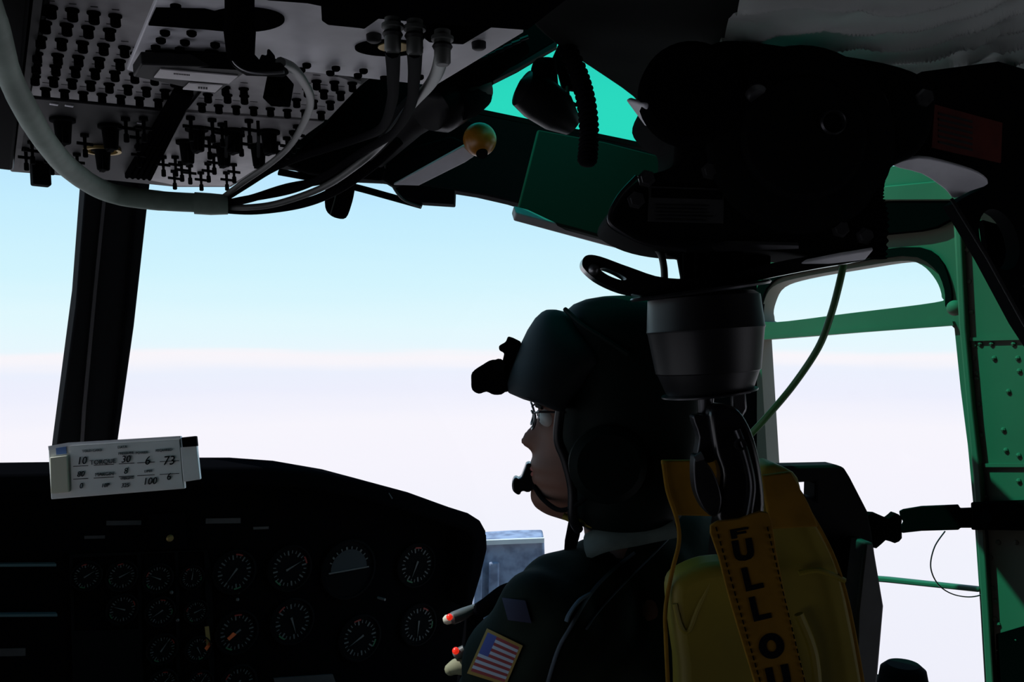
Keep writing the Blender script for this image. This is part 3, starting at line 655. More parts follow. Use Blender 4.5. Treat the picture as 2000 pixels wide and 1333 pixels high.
obj('upper_link', slab([(1430, 765), (1456, 758), (1460, 800), (1448, 820), (1432, 800)], DP(0.82), 0.01), M['steel'], hk, bevel=0.002)

# ------------------------------------------------------------------ yellow rescue collar
rc = thing('rescue_collar', P(1480, 1200, 0.86), 'yellow rescue collar hanging from the hook behind the pilot', 'rescue collar')
obj('left_pad', slab(smoothloop([(1312, 1150), (1340, 1122), (1395, 1104), (1440, 1120), (1480, 1260), (1520, 1440), (1350, 1460), (1326, 1300), (1314, 1210)], 4), DP(0.86), 0.05), M['yvinyl'], rc, bevel=0.02, segs=4)
obj('right_pad', slab(smoothloop([(1480, 930), (1552, 924), (1574, 985), (1605, 1030), (1640, 1100), (1662, 1190), (1700, 1400), (1700, 1470), (1540, 1470), (1500, 1200)], 4), DP(0.90), 0.05), M['yvinyl'], rc, bevel=0.018, segs=4)
obj('top_flap', slab([(1292, 900), (1400, 900), (1410, 1010), (1318, 1008), (1302, 960)], DP(0.87), 0.008), M['ystrap'], rc, bevel=0.002)
obj('top_flap', slab([(1488, 930), (1545, 922), (1580, 985), (1600, 1030), (1505, 1035)], DP(0.88), 0.008), M['ystrap'], rc, bevel=0.002)
obj('edge_cord', ptube([(1296, 905, 0.865), (1304, 960, 0.865), (1322, 1015, 0.865), (1326, 1060, 0.865), (1312, 1120, 0.865), (1300, 1190, 0.865), (1301, 1260, 0.865), (1310, 1450, 0.865)], 0.0022), M['ystrap'], rc)
obj('edge_cord', ptube([(1572, 985, 0.89), (1610, 1050, 0.89), (1640, 1120, 0.89), (1665, 1220, 0.89), (1700, 1420, 0.89)], 0.002), M['ystrap'], rc)
def fold(pts, r, m): obj('fold', ptube(pts, r, 6, 8), m, rc)
fold([(1318, 1180, 0.862), (1330, 1225, 0.8605), (1345, 1232, 0.8605), (1362, 1190, 0.861), (1395, 1120, 0.863)], 0.0025, M['yvinyl'])
fold([(1560, 1120, 0.89), (1600, 1115, 0.888), (1650, 1135, 0.89)], 0.003, M['yvinyl'])
fold([(1560, 1200, 0.89), (1590, 1280, 0.888), (1600, 1400, 0.89)], 0.005, M['yvinyl'])
sp_ = DP(0.775)
st = obj('warning_strap', slab(smoothloop([(1388, 1027), (1444, 1014), (1500, 1002), (1517, 1080), (1542, 1200), (1578, 1345), (1612, 1460), (1512, 1470), (1477, 1345), (1430, 1190), (1404, 1090)], 3), sp_, 0.004), M['ystrap'], None,
         label='orange-yellow webbing strap with black capital letters hanging from the hook', cat='strap', bevel=0.001)
GLY = {'F': [[(0, 0), (.32, 0), (.32, .38), (.85, .38), (.85, .62), (.32, .62), (.32, .76), (1, .76), (1, 1), (0, 1)]],
       'L': [[(0, 0), (1, 0), (1, .2), (.34, .2), (.34, 1), (0, 1)]],
       'T': [[(.34, 0), (.66, 0), (.66, .8), (1, .8), (1, 1), (0, 1), (0, .8), (.34, .8)]],
       'U': [[(0, 1), (0, .35), (.06, .15), (.2, .03), (.5, -.02), (.8, .03), (.94, .15), (1, .35), (1, 1), (.68, 1), (.68, .36), (.62, .24), (.5, .2), (.38, .24), (.32, .36), (.32, 1)]],
       'O': [[(.5+.52*math.cos(a), .5+.52*math.sin(a)) for a in [2*math.pi*k/28 for k in range(28)]], [(.5+.2*math.cos(a), .5+.25*math.sin(a)) for a in [2*math.pi*k/20 for k in range(20)]]]}
def block_letter(s, x, y, hh, ww, rot):
    a = math.radians(rot); lp = []
    for g_ in GLY[s]:
        lp.append([(x+(u-.5)*ww*math.cos(a)-(v-.5)*hh*math.sin(a), y-(u-.5)*ww*math.sin(a)-(v-.5)*hh*math.cos(a)) for u, v in g_])
    obj('letter', slab(lp[0], sp_.near(0.0008), 0.0008, lp[1:]), M['ink'], st, ang=20)
for s, x, y, hh, ww, rot in [('F', 1445, 1042, 18, 36, 10), ('U', 1452, 1075, 41, 40, 10), ('L', 1470, 1130, 46, 36, 13), ('L', 1485, 1188, 48, 36, 13), ('O', 1507, 1263, 48, 48, 12), ('U', 1521, 1325, 46, 46, 12), ('T', 1536, 1390, 46, 44, 12)]:
    block_letter(s, x, y, hh, ww, rot)
bm = new()
for e in (0.07, 0.93):
    for i in range(30):
        a, b = i/30, (i+0.6)/30
        q0 = sp_.near(0.0008)
        def pp(t): y = 1030+t*420; xl = 1390+(y-1030)*0.29; xr = 1502+(y-1010)*0.24; return q0.hit(xl+(xr-xl)*e, y)
        tube([pp(a), pp(b)], 0.0006, 5, bm)
obj('stitching', bm, M['soft'], st)

# ------------------------------------------------------------------ right roof beam with lightening holes
bmn = thing('roof_beam', P(1900, 350, 0.84), 'black angled roof beam with oval holes to the right of the hoist', 'beam')
BP = DP(0.86, nx=-0.15, px=1900, py=350)
obj('beam_web', slab([(1788, 312), (1790, 270), (1800, 140), (1950, 120), (2120, 170), (2120, 820), (1998, 632), (1930, 505), (1866, 398), (1885, 385), (1925, 365), (1925, 342), (1860, 322)], BP, 0.02, [ell(1952, 468, 36, 62, 24, -0.35), ell(2022, 600, 28, 50, 20, -0.35)]), M['black'], bmn, bevel=0.002)
obj('lit_flange', slab(smoothloop([(1744, 324), (1795, 309), (1860, 322), (1912, 340), (1930, 360), (1895, 374), (1864, 388), (1845, 370), (1800, 340)], 3), Plane(P(1830, 345, 0.845), (0.1, 1, 1.6)), 0.004), M['lgrey'], bmn, bevel=0.001)  # light on the black beam's underside is put into the light grey
obj('edge_lip', tube([P(1858, 388, 0.85), P(1930, 505, 0.84), P(2000, 632, 0.83), P(2100, 790, 0.82)], 0.0018, 8), M['dgrey'], bmn)
rp_ = obj('warning_placard', slab([(1826, 204), (1958, 240), (1955, 318), (1820, 288)], BP.near(0.002), 0.002), M['placred'], bmn)
bm = new()
for i in range(6):
    y = 220+i*11; slab([(1834, y), (1900, y+16), (1900, y+20), (1834, y+4)], BP.near(0.003), 0.001, bm=bm)
obj('placard_print', bm, M['placard'], rp_)
obj('hole_dark_backing', slab([(1920, 430), (2060, 470), (2060, 700), (1960, 560), (1930, 500)], DP(0.93), 0.01), M['soft'], bmn)  # black sheet added behind the hole so it reads dark
ch = obj('cable_chain', tube(smoothloop([tuple(P(*p)) for p in [(1712, 330, 0.80), (1706, 380, 0.80), (1716, 430, 0.80), (1712, 505, 0.80)]], 32, closed=False), [0.0085+0.0011*math.sin(i*1.2) for i in range(97)], 12), M['soft'], None,
         label='black ribbed cable sleeve hanging at the right end of the hoist', cat='sleeve', ang=80)
obj('green_lit_cable', ptube([(1650, 505, 0.86), (1638, 560, 0.86), (1622, 618, 0.87), (1598, 680, 0.88), (1550, 752, 0.90), (1500, 812, 0.91), (1465, 850, 0.92)], 0.0036, 8), M['greenlit_cable_green_wire'], None,
    label='electrical cable with green light in its colour curving from the hoist down across the side window', cat='cable')

# ------------------------------------------------------------------ pilot seat
s0 = thing('pilot_seat', P(1560, 1300, 1.05), 'black pilot seat back with slotted top and grey side wing', 'seat')
SP = Plane(P(1600, 1050, 0.98), AFF*0.35+V((0, 1, 0)))
obj('backrest', slab([(1420, 916), (1500, 912), (1636, 909), (1650, 914), (1660, 930), (1696, 1000), (1704, 1040), (1722, 1170), (1722, 1240), (1700, 1480), (1420, 1480), (1400, 1100)], SP, 0.03, [[(1556, 944), (1594, 941), (1593, 978), (1576, 972)]]), M['seat'], s0, bevel=0.006)
obj('side_wing', slab([(1690, 1060), (1706, 1060), (1727, 1185), (1702, 1480), (1668, 1480), (1674, 1200)], SP.near(0.03), 0.03), M['armour'], s0, bevel=0.003)
obj('cushion', prism(new(), [AF(0.62, 0.62, -1.06), AF(1.10, 0.62, -1.03), AF(1.10, 1.10, -1.03), AF(0.62, 1.10, -1.06)], V((0, 0, 0.10))), M['seat'], s0, bevel=0.02)
for (f_, r_) in ((0.66, 0.66), (0.66, 1.06), (1.05, 0.66), (1.05, 1.06)):
    obj('leg', tube([AF(f_, r_, -1.3), AF(f_, r_, -1.05)], 0.015, 12), M['black'], s0)
# strap and buckle to the door post
bs = thing('retaining_strap', P(1800, 1030, 1.08), 'black webbing strap with plastic buckle stretched from seat to door post', 'strap')
obj('buckle', slab(smoothloop([(1692, 1010), (1712, 1004), (1735, 1014), (1748, 1003), (1762, 1012), (1760, 1030), (1762, 1052), (1748, 1062), (1730, 1056), (1712, 1072), (1694, 1060)], 2), DP(1.035), 0.012, [ell(1702, 1017, 4, 5, 10), ell(1706, 1063, 3, 4, 10)]), M['soft'], bs, bevel=0.001)
obj('webbing', slab([(1756, 1000), (1764, 996), (1800, 990), (1872, 987), (1876, 994), (1900, 993), (1900, 1032), (1876, 1032), (1872, 1036), (1800, 1038), (1764, 1042), (1756, 1040), (1758, 1030), (1764, 1020), (1758, 1010)], Plane(P(1820, 1010, 1.06), (0.45, 1, 0)), 0.006), M['black'], bs, bevel=0.001)
obj('anchor_plate', slab([(1895, 982), (2080, 976), (2080, 1038), (1896, 1036)], RP(1.165), 0.012), M['soft'], bs, bevel=0.002)
obj('anchor_bolt', lathe([(0, 0.008), (0.004, 0.008)], RP(1.165).hit(1928, 1010), -AFR, 16), M['black'], bs)
obj('wire_coil', ptube([(1846, 1038, 1.15), (1825, 1070, 1.15), (1818, 1110, 1.15), (1835, 1145, 1.15), (1870, 1164, 1.15), (1915, 1163, 1.15), (1965, 1130, 1.15), (1992, 1080, 1.15), (1996, 1035, 1.15)], 0.0009, 8, 6), M['dsteel'], None, label='thin loose wire loop drooping below the black strap', cat='wire')
obj('thin_green_wire', ptube([(1936, 978, 1.13), (1965, 968, 1.13), (2010, 962, 1.13)], 0.0016, 6, 6), M['greenlit_cable_green_wire'], None, label='thin green wire curling above the strap anchor plate on the post', cat='wire')
obj('window_knob', lathe([(0, 0.048), (0.02, 0.048), (0.022, 0.034), (0.045, 0.030), (0.052, 0.022)], P(1764, 1370, 1.20), (0, 0, 1), 28), M['black'], None, label='black round cap at the lower edge of the side window', cat='knob')

# ------------------------------------------------------------------ grey-blue box outside beyond the panel
ob = obj('equipment_case', slab([(935, 1060), (1000, 1056), (1063, 1055), (1065, 1120), (1075, 1400), (915, 1400), (922, 1190)], DP(2.15), 0.12), M['bluebox'], None, label='blue-grey weathered case standing beyond the right end of the instrument panel', cat='case', bevel=0.006)
obj('top_edge', slab([(935, 1057), (1063, 1052), (1063, 1061), (935, 1066)], DP(2.14), 0.01), M['card'], ob)
obj('side_rib', slab([(925, 1145), (935, 1085), (943, 1085), (940, 1200), (936, 1400), (925, 1400)], DP(2.14), 0.02), M['bluebox'], ob, bevel=0.002)
obj('side_rib', slab([(955, 1100), (975, 1100), (972, 1400), (952, 1400)], DP(2.14), 0.012), M['bluebox'], ob, bevel=0.004)
obj('hook_wire', ptube([(1068, 1085, 2.1), (1073, 1090, 2.1), (1073, 1102, 2.1), (1066, 1100, 2.1)], 0.0012), M['dsteel'], ob)

# ------------------------------------------------------------------ instrument panel
ip = thing('instrument_panel', FP(1.45).hit(500, 1200), 'wide black instrument panel with rounded glareshield and rows of round gauges', 'instrument panel')
IPn = FP(1.45)
pout = [(-900, 1012), (-120, 934), (0, 928), (150, 925), (390, 914), (510, 913), (600, 919), (700, 936), (800, 963), (880, 992), (918, 1004), (940, 1018), (951, 1038), (952, 1065), (940, 1125), (925, 1175), (921, 1200), (925, 1340), (930, 1560), (-900, 1560)]
obj('panel_board', slab([(x, y+ (8 if y < 1100 else 0)) for x, y in pout], IPn, 0.10), M['soft'], ip, bevel=0.004)
obj('glareshield', slab([(x, y) for x, y in pout[:16]]+[(905, 1190), (915, 1120), (926, 1060), (915, 1040), (880, 1028), (780, 996), (690, 972), (600, 956), (510, 950), (390, 950), (150, 960), (-120, 972), (-900, 1060)], FP(1.40), 0.16), M['soft'], ip, bevel=0.008, segs=3)
obj('edge_scratch', ptube([(758, 962, 1.6), (766, 975, 1.6)], 0.0012), M['placard'], ip)
pf = IPn.near(0.003)
obj('gauge_cluster_frame', slab([(136, 1084), (405, 1075), (414, 1120), (425, 1560), (150, 1560)], IPn.near(0.004), 0.006, [[(142, 1090), (268, 1084), (272, 1230), (146, 1234)], [(275, 1083), (342, 1080), (350, 1550), (283, 1550)], [(348, 1079), (399, 1078), (419, 1550), (356, 1550)]]), M['black'], ip)
obj('warning_box', slab([(293, 1005), (362, 1001), (366, 1072), (297, 1075)], IPn.near(0.012), 0.014), M['soft'], ip, bevel=0.002)
obj('box_lamp', lathe([(0, 0.006), (0.004, 0.004)], IPn.near(0.014).hit(332, 1052), -AFF, 12), M['brass'], ip)
for (x0, x1, y) in ((0, 110, 1105), (0, 112, 1203)):
    obj('radio_edge', slab([(x0-20, y-2), (x1, y-3), (x1, y+2), (x0-20, y+3)], IPn.near(0.012), 0.012), M['teal'], ip)
for (x0, x1, y, hh) in ((208, 276, 1022, 8), (402, 470, 1018, 9), (495, 525, 1032, 4), (165, 205, 1050, 5), (0, 50, 1275, 14)):
    obj('label_strip', slab([(x0, y-hh/2), (x1, y-hh/2-1), (x1, y+hh/2), (x0, y+hh/2+1)], pf, 0.002), M['placard'], ip)
gi = 0
def gauge(x, y, r, style=0):
    c = pf.hit(x, y); R_ = r*(c-CAM).y/FPX
    g0 = obj('gauge', lathe([(0, R_), (0.002, R_), (0.0025, R_*0.9), (0.001, R_*0.88), (0.001, 0)], c, -AFF, 36), M['dial'], ip, origin=c)
    obj('bezel', lathe([(0, R_*1.08), (0.005, R_*1.08), (0.006, R_), (0.002, R_*0.97)], c, -AFF, 36), M['black'], g0)
    bm = new(); ux, uz = AFR, V((0, 0, 1)); cc = c-AFF*0.0028
    for k in range(24):
        a = 2*math.pi*k/24+0.1
        if style == 1 and math.sin(a) < 0.2: continue
        e = ux*math.cos(a)+uz*math.sin(a); t = e.cross(AFF)
        l = 0.14 if k % 3 else 0.22; wd = R_*(0.020 if k % 3 else 0.035)
        prism(bm, [cc+e*R_*0.82-t*wd, cc+e*R_*0.82+t*wd, cc+e*R_*(0.82-l)+t*wd, cc+e*R_*(0.82-l)-t*wd], -AFF*0.0004)
    obj('dial_marks', bm, M['mark'], g0)
    if style != 1:
        a = random.uniform(0, 6.28); e = ux*math.cos(a)+uz*math.sin(a); t = e.cross(AFF)
        obj('needle', prism(new(), [cc-e*R_*0.2-t*R_*0.05, cc-e*R_*0.2+t*R_*0.05, cc+e*R_*0.62], -AFF*0.001), M['mark'], g0)
        for m_, a0 in (('red', random.uniform(0, 3)), ('gmark', random.uniform(3.2, 6))):
            bm = new(); 
            for k in range(4):
                a = a0+k*0.1; e = ux*math.cos(a)+uz*math.sin(a); t = e.cross(AFF)
                prism(bm, [cc+e*R_*0.87-t*R_*0.05, cc+e*R_*0.87+t*R_*0.05, cc+e*R_*0.8+t*R_*0.05, cc+e*R_*0.8-t*R_*0.05], -AFF*0.0006)
            obj('range_mark', bm, M[m_], g0)
    else:
        hs = [cc+(ux*math.cos(a)+uz*math.sin(a))*R_*0.72 for a in [math.pi*k/16 for k in range(17)]]
        obj('horizon_shade', prism(new(), hs, -AFF*0.001), M['horizon'], g0)
        obj('aircraft_bar', prism(new(), [cc-ux*R_*0.8-uz*R_*0.05, cc+ux*R_*0.8-uz*R_*0.05, cc+ux*R_*0.8, cc-ux*R_*0.8], -AFF*0.002), M['mark'], g0)
    return g0
for a in [(168, 1125, 27), (237, 1125, 28), (238, 1190, 28), (308, 1130, 27), (374, 1128, 22), (312, 1195, 27), (382, 1195, 22), (316, 1268, 28), (386, 1268, 24), (457, 1117, 40), (565, 1110, 42), (680, 1112, 54, 1), (812, 1104, 40), (462, 1235, 40), (570, 1214, 42), (702, 1246, 42), (816, 1220, 38), (318, 1335, 26), (390, 1335, 24), (465, 1335, 34)]:
    gauge(*a)
obj('slip_window', slab([(535, 1326), (650, 1318), (658, 1340), (540, 1345)], pf.near(0.004), 0.004), M['placard'], ip)
obj('warning_flag', slab([(462, 1240), (448, 1252), (444, 1248), (456, 1236)], pf.near(0.004), 0.002), M['orange'], ip)
obj('warning_flag', slab([(408, 1255), (414, 1258), (404, 1272), (400, 1268)], pf.near(0.004), 0.002), M['orange'], ip)
obj('chip_light', slab([(400, 1225), (408, 1224), (412, 1262), (404, 1262)], pf.near(0.004), 0.002), M['brass'], ip)
for (x, y) in ((466, 1157), (464, 1172), (347, 1212), (335, 1158)):
    obj('indicator_dot', ball(pf.hit(x, y), 0.003, seg=10), M['mark'], ip)
obj('toggle', tube([pf.hit(738, 1168), pf.near(0.02).hit(752, 1172)], 0.0025, 8), M['mark'], ip)

# card holder on the glareshield
ch_ = thing('card_holder', P(230, 920, 1.19), 'white handwritten performance card in a plastic holder on top of the glareshield', 'card holder')
K = Plane(P(230, 920, 1.19), (-0.25, 1, -0.12))
obj('back_plate', slab([(94, 876), (133, 868), (352, 856), (361, 955), (100, 976)], K, 0.016), M['card'], ch_, bevel=0.001)
obj('end_block', slab([(97, 894), (131, 890), (134, 962), (99, 965)], K.near(0.006), 0.01), M['cream'], ch_, bevel=0.001)
obj('right_tab', slab([(352, 874), (384, 870), (391, 937), (358, 942)], K.near(0.002), 0.018), M['card'], ch_, bevel=0.001)
obj('top_clip', slab([(354, 855), (383, 852), (385, 872), (356, 874)], K.near(0.003), 0.018), M['black'], ch_, bevel=0.001)
obj('upper_edge', slab([(94, 872), (133, 865), (352, 852), (353, 858), (133, 872), (95, 880)], K.near(0.001), 0.018), M['white'], ch_)
obj('blue_stamp', slab([(109, 876), (129, 873), (130, 887), (110, 889)], K.near(0.0015), 0.001), M['blue'], ch_)
kc = obj('card', slab([(137, 872), (350, 860), (357, 953), (140, 968)], K.near(0.002), 0.002), M['card'], ch_)
Kt = K.near(0.0025)
for s, x, y, hh, rt in [('10', 159, 901, 15, 4), ('0', 158, 950, 11, 4), ('80', 157, 927, 11, 4), ('30', 245, 898, 14, 4), ('6', 287, 901, 17, 4), ('73', 329, 901, 18, 4), ('6', 329, 932, 14, 4), ('100', 292, 941, 14, 4), ('8', 245, 921, 12, 4), ('10P', 205, 949, 8, 4), ('325', 244, 949, 8, 4)]:
    text(s, x, y, hh, Kt, rt, M['ink'], kc, 'handwriting', sx=0.95, font_italic=0.25)
for s, x, y, hh in [('TOLD CARD', 180, 881, 5), ('DATA', 239, 874, 5), ('PRESSURE', 246, 886, 5), ('POWER', 277, 885, 5), ('REQUIRED', 320, 880, 5), ('TORQUE', 201, 903, 9), ('MARGIN', 204, 927, 7), ('LIMIT', 290, 921, 5), ('WEIGHT', 248, 935, 5)]:
    text(s, x, y, hh, Kt, 4, M['placard'], kc, 'printing', sx=1.0)
bm = new()
for y0 in (911, 936):
    for (xa, xb) in ((143, 172), (183, 222), (232, 262), (268, 302), (312, 350)):
        slab([(xa, y0-xa*0.055+8), (xb, y0-xb*0.055+8), (xb, y0-xb*0.055+9.2), (xa, y0-xa*0.055+9.2)], Kt, 0.0005, bm=bm)
obj('ruled_lines', bm, M['placard'], kc)

# cyclic grip with red lit buttons, left of the pilot's sleeve
cg = thing('control_grip', P(900, 1240, 1.25), 'control grip with two red lit buttons beside the flag-patched sleeve', 'control grip')
obj('upper_head', tube([P(868, 1212, 1.25), P(885, 1208, 1.25), P(905, 1200, 1.26), P(928, 1188, 1.27)], [0.004, 0.009, 0.009, 0.006], 14), M['gcable'], cg)
obj('head_tip', lathe([(0, 0.004), (0.004, 0.007), (0.012, 0.007)], P(866, 1213, 1.25), P(885, 1208, 1.25)-P(866, 1213, 1.25), 14), M['cream'], cg)
obj('red_button', ball(P(878, 1206, 1.238), 0.0048, seg=14), M['redlamp'], cg)
obj('lower_head', tube([P(888, 1282, 1.24), P(897, 1276, 1.24), P(908, 1268, 1.24)], [0.006, 0.008, 0.006], 14), M['gcable'], cg)
obj('red_button', ball(P(890, 1272, 1.232), 0.0052, seg=14), M['redlamp'], cg)
obj('grip_column', tube([P(925, 1195, 1.28), P(928, 1240, 1.27), P(920, 1300, 1.26), P(900, 1450, 1.26), AF(1.1, 0.55, -1.3)], [0.012, 0.018, 0.018, 0.016, 0.014], 16), M['soft'], cg)

# ------------------------------------------------------------------ the pilot
HD = 1.11; hs_ = HD/FPX
def Hd(px, py, yo=0.0): return P(px, py, HD)+V((0, yo, 0))
def headloft(rows, n=40, ex=2.0, nose=None, bm=None):
    bm = bm or new(); rings = []
    for row in rows:
        py, xf, xb, hw = row[:4]; e = row[4] if len(row) > 4 else ex; nb = row[5] if len(row) > 5 else 0
        cx, ax = (xf+xb)/2, (xb-xf)/2; ring = []
        for k in range(n):
            a = 2*math.pi*k/n
            c, s = math.cos(a), math.sin(a)
            X = -math.copysign(abs(c)**(2/e), c)*ax; Y = math.copysign(abs(s)**(2/e), s)*hw
            if c > 0 and nb: X -= nb*math.exp(-(Y/0.012)**2)
            ring.append(bm.verts.new(Hd(cx+X, py, Y)))
        rings.append(ring)
    bridge(bm, rings); return bm
face = [(640, 1110, 1300, 0.045), (670, 1082, 1325, 0.066), (710, 1066, 1340, 0.074), (750, 1058, 1345, 0.077), (780, 1050, 1345, 0.077, 2.2), (795, 1050, 1342, 0.076, 2.2),
        (808, 1056, 1340, 0.075, 2.2, 4), (822, 1058, 1338, 0.074, 2.2, 12), (835, 1056, 1335, 0.073, 2.2, 22), (850, 1052, 1330, 0.072, 2.2, 32), (862, 1050, 1326, 0.071, 2.2, 36),
        (870, 1048, 1322, 0.070, 2.2, 30), (878, 1045, 1318, 0.069, 2.2, 10), (890, 1041, 1310, 0.068, 2.2), (903, 1036, 1305, 0.067, 2.2), (912, 1034, 1300, 0.066, 2.2), (919, 1042, 1295, 0.065, 2.2),
        (927, 1036, 1290, 0.064, 2.2), (938, 1037, 1285, 0.062, 2.2), (948, 1045, 1280, 0.060, 2.2), (960, 1036, 1275, 0.056, 2.2), (975, 1036, 1270, 0.051, 2.2), (990, 1044, 1265, 0.046), (1002, 1062, 1260, 0.042), (1012, 1095, 1255, 0.04)]
bm = headloft(face, 72)
hips, chest = AF(0.80, 0.86, -0.80), P(1255, 1350, 1.10)
neck = P(1215, 1010, 1.11)
def caps(bm, pts, rads, n=5, seg=16):
    pp = smoothloop([tuple(p) for p in pts], n, closed=False); rr = smoothloop([(r,) for r in rads], n, closed=False)
    tube(pp, [r[0] for r in rr], seg, bm)
    ball(pts[0], rads[0], bm, seg=seg); ball(pts[-1], rads[-1], bm, seg=seg); return bm
caps(bm, [P(1212, 940, 1.11), P(1225, 1050, 1.11), P(1235, 1110, 1.10)], [0.058, 0.055, 0.062])
lsh = P(1075, 1225, 1.02); rsh = chest+AFR*0.20+V((0, 0, 0.11))
lel = P(985, 1480, 1.16); rel = rsh+AFF*0.10+V((0, 0, -0.30))
lwr = lel+AFF*0.20+AFR*0.06+V((0, 0, -0.12)); rwr = rel+AFF*0.24-AFR*0.12+V((0, 0, 0.02))
def hand(bm, w_, fwd, side, up_):
    palm = w_+fwd*0.05
    tube([w_, w_+fwd*0.02, palm, palm+fwd*0.035], [0.022, 0.026, 0.032, 0.026], 14, bm, flat=0.55, upv=side)
    for i, (o, l) in enumerate(((-0.028, 0.068), (-0.010, 0.078), (0.009, 0.074), (0.026, 0.058))):
        b = palm+fwd*0.03+side*o
        caps(bm, [b, b+fwd*l*0.45-up_*0.008, b+fwd*l*0.62-up_*0.030, b+fwd*l*0.38-up_*0.046], [0.0095, 0.009, 0.0082, 0.0075], 3, 10)
    b = w_+fwd*0.03-side*0.026
    caps(bm, [b, b+fwd*0.025-side*0.022-up_*0.010, b+fwd*0.052-side*0.018-up_*0.026], [0.012, 0.0105, 0.0085], 3, 10)
hand(bm, lwr, AFF, -AFR, V((0, 0, 1))); hand(bm, rwr, (AFF-AFR*0.25).normalized(), AFR, V((0, 0, 1)))
caps(bm, [lsh, (lsh+lel)/2, lel], [0.055, 0.050, 0.040]); caps(bm, [lel, (lel+lwr)/2, lwr], [0.040, 0.036, 0.026])
caps(bm, [rsh, (rsh+rel)/2, rel], [0.055, 0.050, 0.040]); caps(bm, [rel, (rel+rwr)/2, rwr], [0.040, 0.036, 0.026])
caps(bm, [P(1235, 1200, 1.10), chest, (chest+hips)/2, hips], [0.08, 0.145, 0.14, 0.13], 5, 24)
caps(bm, [lsh, P(1235, 1170, 1.10), rsh], [0.05, 0.06, 0.05])
lkn, rkn = hips+AFF*0.44-AFR*0.12+V((0, 0, 0.06)), hips+AFF*0.44+AFR*0.14+V((0, 0, 0.06))
lft, rft = lkn+AFF*0.22+V((0, 0, -0.50)), rkn+AFF*0.22+V((0, 0, -0.50))
for kn, ft, s in ((lkn, lft, -0.09), (rkn, rft, 0.09)):
    caps(bm, [hips+AFR*s, kn], [0.088, 0.06]); caps(bm, [kn, (kn+ft)/2, ft], [0.056, 0.052, 0.035])
pm = remesh(bm, 0.0042, 2)
pm.materials.clear(); pm.materials.append(M['skin'])
person = obj('person', pm, None, None, origin=hips, label='pilot in dark flight helmet and glasses, looking left, flag patch on left sleeve', cat='person', ang=180)

# flight suit
bm = new()
def capsuit(pts, rads, n=5, seg=20): caps(bm, pts, [r+0.012 for r in rads], n, seg)
capsuit([P(1245, 1130, 1.10), P(1245, 1210, 1.10), chest, (chest+hips)/2, hips], [0.060, 0.080, 0.150, 0.15, 0.14])
capsuit([P(1072, 1222, 1.0), P(1110, 1192, 1.04), P(1165, 1155, 1.08), P(1235, 1128, 1.11)], [0.052, 0.050, 0.050, 0.055])
capsuit([P(1240, 1112, 1.11), P(1310, 1082, 1.17), P(1400, 1090, 1.25)], [0.055, 0.055, 0.055])
capsuit([P(1235, 1130, 1.11), rsh], [0.062, 0.062])
capsuit([P(1072, 1225, 1.0), P(1022, 1300, 1.04), P(988, 1400, 1.10), lel], [0.054, 0.058, 0.056, 0.050]); capsuit([lel, (lel+lwr)/2, lwr], [0.046, 0.040, 0.028])
capsuit([P(1130, 1200, 1.05), P(1130, 1350, 1.08), P(1170, 1480, 1.1)], [0.07, 0.085, 0.09])
capsuit([rsh, (rsh+rel)/2, rel], [0.062, 0.055, 0.046]); capsuit([rel, (rel+rwr)/2, rwr], [0.046, 0.040, 0.028])
for kn, ft, s in ((lkn, lft, -0.09), (rkn, rft, 0.09)):
    capsuit([hips+AFR*s, kn], [0.095, 0.07]); capsuit([kn, (kn+ft)/2, ft+V((0, 0, 0.06))], [0.066, 0.060, 0.042])
sm = remesh(bm, 0.007, 3)
NR = [v.normal.copy() for v in sm.vertices]
for v, vn in zip(sm.vertices, NR):
    c = v.co.copy()
    v.co = c+vn*(0.0035*math.sin(c.z*48+c.x*30+3*math.sin(c.y*14))+0.002*math.sin(c.x*90-c.z*55))
sm.materials.clear(); sm.materials.append(M['suit'])
bvh = BVHTree.FromPolygons([v.co.copy() for v in sm.vertices], [tuple(p.vertices) for p in sm.polygons])
suit = obj('flight_suit', sm, None, person, ang=180)
def onsuit(px, py, off=0.003, dflt=1.05):
    d = D(px, py).normalized(); r = bvh.ray_cast(CAM, d)
    return (r[0]-d*off) if r[0] else P(px, py, dflt)
# flag patch, laid on the sleeve
TLq, TRq, BRq, BLq = (951, 1228), (1021, 1262), (988, 1340), (912, 1316)
bm = new(); nu, nv = 16, 30; g = []
for j in range(nv+1):
    row = []
    for i in range(nu+1):
        u, v = i/nu, j/nv
        x = (TLq[0]*(1-u)+TRq[0]*u)*(1-v)+(BLq[0]*(1-u)+BRq[0]*u)*v
        y = (TLq[1]*(1-u)+TRq[1]*u)*(1-v)+(BLq[1]*(1-u)+BRq[1]*u)*v
        row.append(bm.verts.new(onsuit(x, y, 0.004)))
    g.append(row)
for j in range(nv):
    for i in range(nu):
        f = bm.faces.new((g[j][i], g[j][i+1], g[j+1][i+1], g[j+1][i]))
        if j < 2 or j >= nv-2 or i == nu-1 or i == 0: f.material_index = 3
        else:
            k = int((j-2)/((nv-4)/13))
            if i < 5 and k < 7: f.material_index = 2
            else: f.material_index = 0 if k % 2 == 0 else 1
obj('flag_patch', bm, [M['flagr'], M['flagw'], M['flagb'], M['flagy']], person, ang=180)
bm = new(); g = [[bm.verts.new(onsuit(980+46*i/8+12*j/8, 1168+6*i/8+44*j/8, 0.003)) for i in range(9)] for j in range(9)]
for j in range(8):
    for i in range(8): bm.faces.new((g[j][i], g[j][i+1], g[j+1][i+1], g[j+1][i]))
obj('unit_patch', bm, mat('dark_blue_patch', (0.010, 0.010, 0.03), 0.9), person, ang=180)
